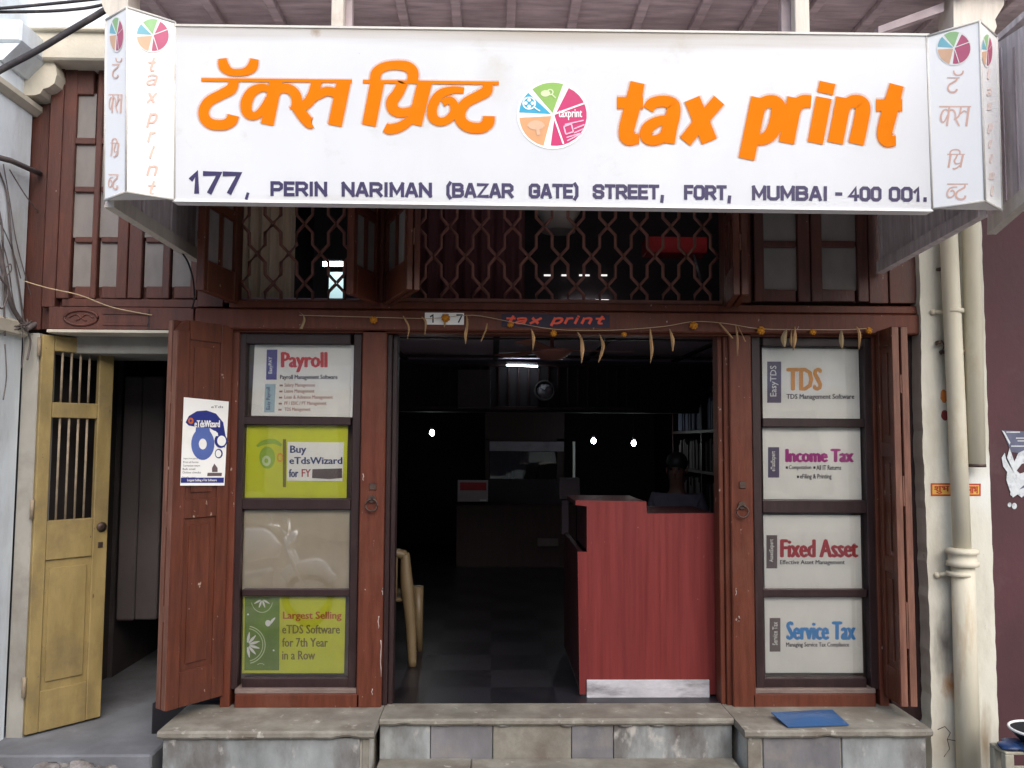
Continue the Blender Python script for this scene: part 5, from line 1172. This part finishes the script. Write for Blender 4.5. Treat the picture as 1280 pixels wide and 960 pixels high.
b = B(); bar(b, 699, 598, 725, 624, 2.4, 2.6, .004); bar(b, 702, 624.5, 711, 668, 2.45, 2.5, .003)
mon = single('computer_monitor', b, 'booth', 'grey box on a stand behind the left end of the red counter', 'monitor')
b = B(); bar(b, 570, 632, 720, 720, 5.3, 5.6, .006); d_ = single('back_desk', b, 'dark_wood', 'dark wooden desk in front of the booth', 'desk')
b = B(); bar(b, 672, 673, 698, 683, 5.27, 5.295, .002); obj('name_strip', b, 'browntab', d_)
# shelves with files on the right wall
sv = thing('file_shelf', 'dark shelf full of dim files along the right wall', 'shelf', (2.2, 3.4, 0))
b = B()
for z_ in (.4, .8, 1.2, 1.6, 2.0): b.box(2.05, 2.41, 2.0, 4.6, z_, z_+.03, .002)
for y_ in (2.0, 3.3, 4.6): b.box(2.05, 2.41, y_, y_+.03, .0, 2.2, .002)
obj('frame', b, 'dark_wood', sv)
random.seed(12)
for row_, z_ in enumerate((.831, 1.231, 1.631)):
    b = B(); y_ = 2.05
    while y_ < 4.5:
        t__ = random.uniform(.04, .09); b.box(2.08+random.uniform(0, .04), 2.39, y_, y_+t__-.006, z_, z_+random.uniform(.22, .32), .002); y_ += t__
    obj('row_of_files', b, ('booth', 'greywall', 'postergrey')[row_], sv)
# upper room
cu = thing('curtain', 'beige curtain behind the left lattice grille', 'curtain', (P(333, 378, .22).x, .22, 2.4))
def drape(x0, x1, y0, y1, Y, mat, par):
    X0, X1, Z0, Z1 = R(x0, y0, x1, y1, Y); b = B(); n_ = 60; top = []; bot = []
    for i in range(n_+1):
        a_ = i/n_; yy = Y+.02*math.sin(a_*38)+.008*math.sin(a_*91); top.append(b.v((X0+(X1-X0)*a_, yy, Z1))); bot.append(b.v((X0+(X1-X0)*a_, yy*1.0+.006*math.sin(a_*20), Z0)))
    for i in range(n_): f = b.bm.faces.new((top[i], top[i+1], bot[i+1], bot[i])); f.smooth = True
    return obj('cloth', b, mat, par)
drape(294, 369, 180, 382, .22, 'curtain', cu)
cu2 = thing('curtain', 'dark brown curtain behind the left part of the wide grille', 'curtain', (P(590, 378, .6).x, .6, 2.4))
drape(520, 656, 180, 384, .35, 'curtain_dark', cu2)
b = B(); c = P(698, 272, 1.4); b.lathe([(.13, -.11), (.12, -.03), (.16, .03), (.2, .13), (.03, .16)], c, 'Z', 20); single('pendant_shade', b, M.setdefault('shade', plain('dusty_white_shade', (.55, .48, .44), .7)), 'pale pendant shade hanging behind the wide grille', 'lamp shade')
b = B(); bar(b, 808, 296, 884, 316, 1.6, 1.8, .004); single('storage_box', b, M.setdefault('redbox', plain('bright_red_box', (.5, .02, .03), .5)), 'red storage box on a shelf behind the wide grille', 'box')
b = B(); b.tube([P(867, 318, .7), P(877, 352, .7)], .008, 6); single('metal_rod', b, 'steel', 'short slanted metal rod behind the right end of the wide grille', 'rod')
fw = thing('far_window', 'row of small bright openings low behind the wide grille', 'window', P(733, 377, 3.35))
for (x0, x1) in ((705.5, 709), (712, 717), (722, 728), (731, 739), (744, 748.5), (751.5, 761)): b = B(); bar(b, x0, 374.5, x1, 379.5, 3.35, 3.36, 0); obj('opening', b, M.setdefault('glow2', emit('bright_opening', (1, 1, .97), 2.6)), fw)
fw2 = thing('far_window', 'row of faint light slits high behind the wide grille', 'window', P(718, 344, 3.35))
for (x0, x1) in ((680, 689), (702, 709), (724, 737), (751, 759)): b = B(); bar(b, x0, 343, x1, 345, 3.35, 3.36, 0); obj('opening', b, M.setdefault('glow3', emit('faint_slit', (1, .95, .95), .5)), fw2)
tube_light('bright fluorescent tube behind the left lattice grille', 404, 330, 429, 330, 2.0, .02)
b = B(); bar(b, 411, 340, 429, 376, 2.2, 2.21, 0); single('lit_cabinet', b, M.setdefault('teal', emit('teal_lit_glass', (.35, .6, .62), .35)), 'teal lit cabinet glass below the bright tube', 'cabinet')

# ------------------------------------------------------------------ people, dim inside
def person(label, loc, face, shirt, seated=False, k=1.0):
    ang = math.atan2(face[1], face[0])+math.pi/2        # figure is modelled facing -Y
    root = thing('person', label, 'person', loc); root.rotation_euler = (0, 0, ang)
    hp = .50 if seated else .88
    V = {'pel': (0, 0, hp), 'bel': (0, -.005, hp+.16), 'che': (0, .0, hp+.36), 'col': (0, .005, hp+.455), 'nek': (0, .01, hp+.53), 'hed': (0, -.01, hp+.60), 'top': (0, -.005, hp+.735)}
    Rd = {'pel': (.15, .11), 'bel': (.135, .10), 'che': (.155, .11), 'col': (.085, .075), 'nek': (.052, .055), 'hed': (.073, .09), 'top': (.06, .075)}
    E = [('pel', 'bel'), ('bel', 'che'), ('che', 'col'), ('col', 'nek'), ('nek', 'hed'), ('hed', 'top')]
    for s_, n_ in ((-1, 'l'), (1, 'r')):
        V['sh'+n_] = (s_*.17, .0, hp+.44); V['el'+n_] = (s_*.235, -.02, hp+.17); V['wr'+n_] = (s_*.17, -.24, hp+.15)
        Rd['sh'+n_] = (.06, .06); Rd['el'+n_] = (.043, .043); Rd['wr'+n_] = (.03, .025)
        E += [('che', 'sh'+n_), ('sh'+n_, 'el'+n_), ('el'+n_, 'wr'+n_)]
        V['pa'+n_] = (s_*.155, -.31, hp+.145); Rd['pa'+n_] = (.036, .018); E.append(('wr'+n_, 'pa'+n_))
        for f_ in range(4):
            a_ = V['pa'+n_]; q1 = (a_[0]+(f_-1.5)*.019, a_[1]-.045-.008*(f_ in (1, 2)), a_[2]); q2 = (q1[0], q1[1]-.035, q1[2]-.015)
            V[f'f{f_}{n_}'] = q1; V[f'g{f_}{n_}'] = q2; Rd[f'f{f_}{n_}'] = (.0085, .0085); Rd[f'g{f_}{n_}'] = (.007, .007); E += [('pa'+n_, f'f{f_}{n_}'), (f'f{f_}{n_}', f'g{f_}{n_}')]
        V['th'+n_] = (s_*.155-s_*.045, -.30, hp+.15); Rd['th'+n_] = (.010, .010); E.append(('wr'+n_, 'th'+n_))
        V['hi'+n_] = (s_*.09, 0, hp-.06); Rd['hi'+n_] = (.09, .09)
        kn = (s_*.11, -.42, hp-.04) if seated else (s_*.10, -.01, hp*.52); an = (s_*.11, -.38, .08) if seated else (s_*.10, .02, .08)
        V['kn'+n_] = kn; Rd['kn'+n_] = (.06, .06); V['an'+n_] = an; Rd['an'+n_] = (.04, .04); V['to'+n_] = (an[0], an[1]-.15, .035); Rd['to'+n_] = (.04, .03)
        E += [('pel', 'hi'+n_), ('hi'+n_, 'kn'+n_), ('kn'+n_, 'an'+n_), ('an'+n_, 'to'+n_)]
    def skin(names, mat, nm, grow=1.0, base='pel'):
        ids = [x for x in V if x in names]; me = bpy.data.meshes.new(nm)
        me.from_pydata([Vector(V[x])*k for x in ids], [(ids.index(a_), ids.index(c_)) for a_, c_ in E if a_ in ids and c_ in ids], [])
        o_ = bpy.data.objects.new(nm, me); COL.objects.link(o_)
        md = o_.modifiers.new('skin', 'SKIN'); md.use_smooth_shade = True
        for i, x in enumerate(ids): sv_ = me.skin_vertices[0].data[i]; sv_.radius = (Rd[x][0]*grow*k, Rd[x][1]*grow*k); sv_.use_root = (x == base)
        sb = o_.modifiers.new('sub', 'SUBSURF'); sb.levels = 2; sb.render_levels = 2
        dg = bpy.context.evaluated_depsgraph_get(); m2 = bpy.data.meshes.new_from_object(o_.evaluated_get(dg)); o_.modifiers.clear(); o_.data = m2
        m2.materials.clear(); m2.materials.append(M[mat]); o_.parent = root; return o_
    skin(set(V), 'skin', 'body')
    skin({'pel', 'bel', 'che', 'col', 'shl', 'shr', 'ell', 'elr'}, shirt, 'shirt', 1.12)
    skin({'pel', 'hil', 'hir', 'knl', 'knr', 'anl', 'anr'}, 'dark', 'trousers', 1.12)
    hz = (hp+.69)*k
    def loc_part(nm, b, mat):
        me = bpy.data.meshes.new(nm); b.bm.to_mesh(me); b.bm.free(); o_ = bpy.data.objects.new(nm, me); COL.objects.link(o_); me.materials.append(M[mat]); o_.parent = root
    b = B(); b.ball((0, .018*k, hz+.035*k), .098*k, 14, (.88, 1.02, .85), .06); loc_part('hair', b, 'hair')
    b = B()
    for s_ in (-1, 1): b.ball((s_*.03*k, -.092*k, hz-.015*k), .011*k, 8)
    loc_part('eyes', b, 'hair')
    b = B(); b.ball((0, -.10*k, hz-.045*k), .016*k, 8, (.8, 1, 1.5)); b.ball((0, -.088*k, hz-.085*k), .02*k, 8, (1.1, .5, .3))
    for s_ in (-1, 1): b.ball((s_*.078*k, .0, hz-.03*k), .02*k, 8, (.4, .8, 1.3))
    loc_part('face_features', b, 'skin')
    return root
c = P(656, 562, 6.6); person('person in dark clothes behind the glass of the far office booth', (c.x, 6.6, c.z-1.16), (0, -1), 'shirt2', True)
c = P(846, 588, 1.7); person('person in a grey shirt seated behind the red counter', (c.x, 1.7, c.z-1.16), (-.4, -1), 'shirt', True)
b = B(); c2 = (c.x, 1.45); b.lathe([(.18, 0), (.18, .04)], (c2[0], 1.7, c.z-1.16+.36), 'Z', 20)
for a_ in range(4): b.tube([(c2[0]+.13*math.cos(a_*1.57+.78), 1.7+.13*math.sin(a_*1.57+.78), c.z-1.16+.36), (c2[0]+.17*math.cos(a_*1.57+.78), 1.7+.17*math.sin(a_*1.57+.78), 0)], .016, 8)
single('stool', b, 'dark_wood', 'dark stool under the seated person behind the counter', 'stool')

# ================================================================== PARKED IN THE STREET (mirrored in the left panes)
mc = thing('parked_motorcycle', 'white motorcycle on the street before the left window, mirrored in the pane', 'motorcycle', (-2.55, -3.75, -.42))
mx_, my_, mz_ = -2.55, -3.75, -.42
M['bikewhite'] = plain('gloss_white_paint', (.85, .85, .84), .2, .6); M['chrome'] = plain('bright_chrome', (.85, .85, .86), .12, .5, 1.0)
def mp_(x, y, z): return Vector((mx_+x, my_+y, mz_+z))
for x in (-.66, .66):
    b = B(); b.tube([mp_(x+.27*math.cos(a_), 0, .31+.27*math.sin(a_)) for a_ in [2*math.pi*i/32 for i in range(33)]], .042, 8); wh = obj('wheel', b, 'black', mc)
    b = B(); b.lathe([(.05, -.05), (.06, 0), (.05, .05)], mp_(x, 0, .31), 'Y', 14); obj('hub', b, 'chrome', wh)
    b = B()
    for i in range(10): a_ = i*math.pi/5; b.tube([mp_(x, 0, .31), mp_(x+.25*math.cos(a_), 0, .31+.25*math.sin(a_))], .005, 5)
    obj('spokes', b, 'chrome', wh)
    b = B(); b.tube([mp_(x+.33*math.cos(a_), 0, .31+.33*math.sin(a_)) for a_ in [math.radians(35+110*i/10) for i in range(11)]], .06, 8); obj('mudguard', b, 'bikewhite', mc)
b = B(); b.tube(spline([mp_(.34, 0, .80), mp_(.16, 0, .86), mp_(-.05, 0, .80), mp_(-.12, 0, .74)], 5), .1, 12, True, [.06+.07*math.sin(math.pi*min(1, (i+2)/16)) for i in range(16)]); obj('fuel_tank', b, 'bikewhite', mc)
b = B(); b.tube(spline([mp_(-.1, 0, .80), mp_(-.35, 0, .79), mp_(-.7, 0, .85)], 5), .09, 10, True, [.08]*5+[.095]*6); obj('seat', b, 'black', mc)
b = B(); b.box(mx_-.42, mx_-.12, my_-.1, my_+.1, mz_+.52, mz_+.70, .03); obj('side_panel', b, 'bikewhite', mc)
b = B(); b.box(mx_-.14, mx_+.24, my_-.13, my_+.13, mz_+.24, mz_+.60, .04); b.lathe([(.09, -.18), (.10, -.15), (.10, .15), (.09, .18)], mp_(.02, 0, .36), 'Y', 16); obj('engine', b, 'steel', mc)
b = B(); b.tube(spline([mp_(.2, -.16, .4), mp_(.1, -.17, .22), mp_(-.5, -.17, .24), mp_(-.85, -.17, .32)], 5), .03, 8); obj('exhaust', b, 'chrome', mc)
for y in (-.08, .08): b = B(); b.tube([mp_(.66, y, .31), mp_(.42, y, .98)], .022, 8); obj('fork_leg', b, 'chrome', mc)
b = B(); b.tube(spline([mp_(.30, -.36, 1.06), mp_(.40, -.2, 1.05), mp_(.43, 0, 1.0), mp_(.40, .2, 1.05), mp_(.30, .36, 1.06)], 5), .014, 8); obj('handlebar', b, 'chrome', mc)
b = B(); b.lathe([(.02, -.12), (.08, -.08), (.1, 0), (.09, .02)], mp_(.52, 0, .92), 'X', 18); obj('headlight', b, 'chrome', mc)
for y in (-.3, .3): b = B(); b.tube([mp_(.36, y, 1.05), mp_(.32, y*1.1, 1.18)], .006, 6); b.ball(mp_(.32, y*1.12, 1.22), .055, 10, (.3, 1, .7)); obj('mirror', b, 'chrome', mc)
b = B(); b.tube([mp_(-.05, 0, .3), mp_(-.12, .22, .0)], .014, 6); obj('side_stand', b, 'steel', mc)

# ================================================================== ACROSS THE STREET (seen only in the window glass)
ob_ = thing('opposite_building', 'cream building across the street, mirrored in the panes', 'building', (0, -13, -.42))
b = B(); b.box(-14, 14, -14, -13, -.42, 5.6, 0); obj('wall', b, 'opposite', ob_)
for k in range(9):
    for z_ in (.0,):
        b = B(); x = -12.3+3*k; b.box(x, x+1.5, -13.03, -12.99, z_+.3, z_+2.3, .01); obj('window', b, 'dark', ob_)
for k in range(5): b = B(); x = -11+5.2*k; b.prism3([(x, -13, 2.95), (x+3.2, -13, 2.95), (x+3.2, -11.9, 2.6), (x, -11.9, 2.6)], (0, 0, .03)); obj('awning', b, ('signwhite', 'wood_grey')[k % 2], ob_)
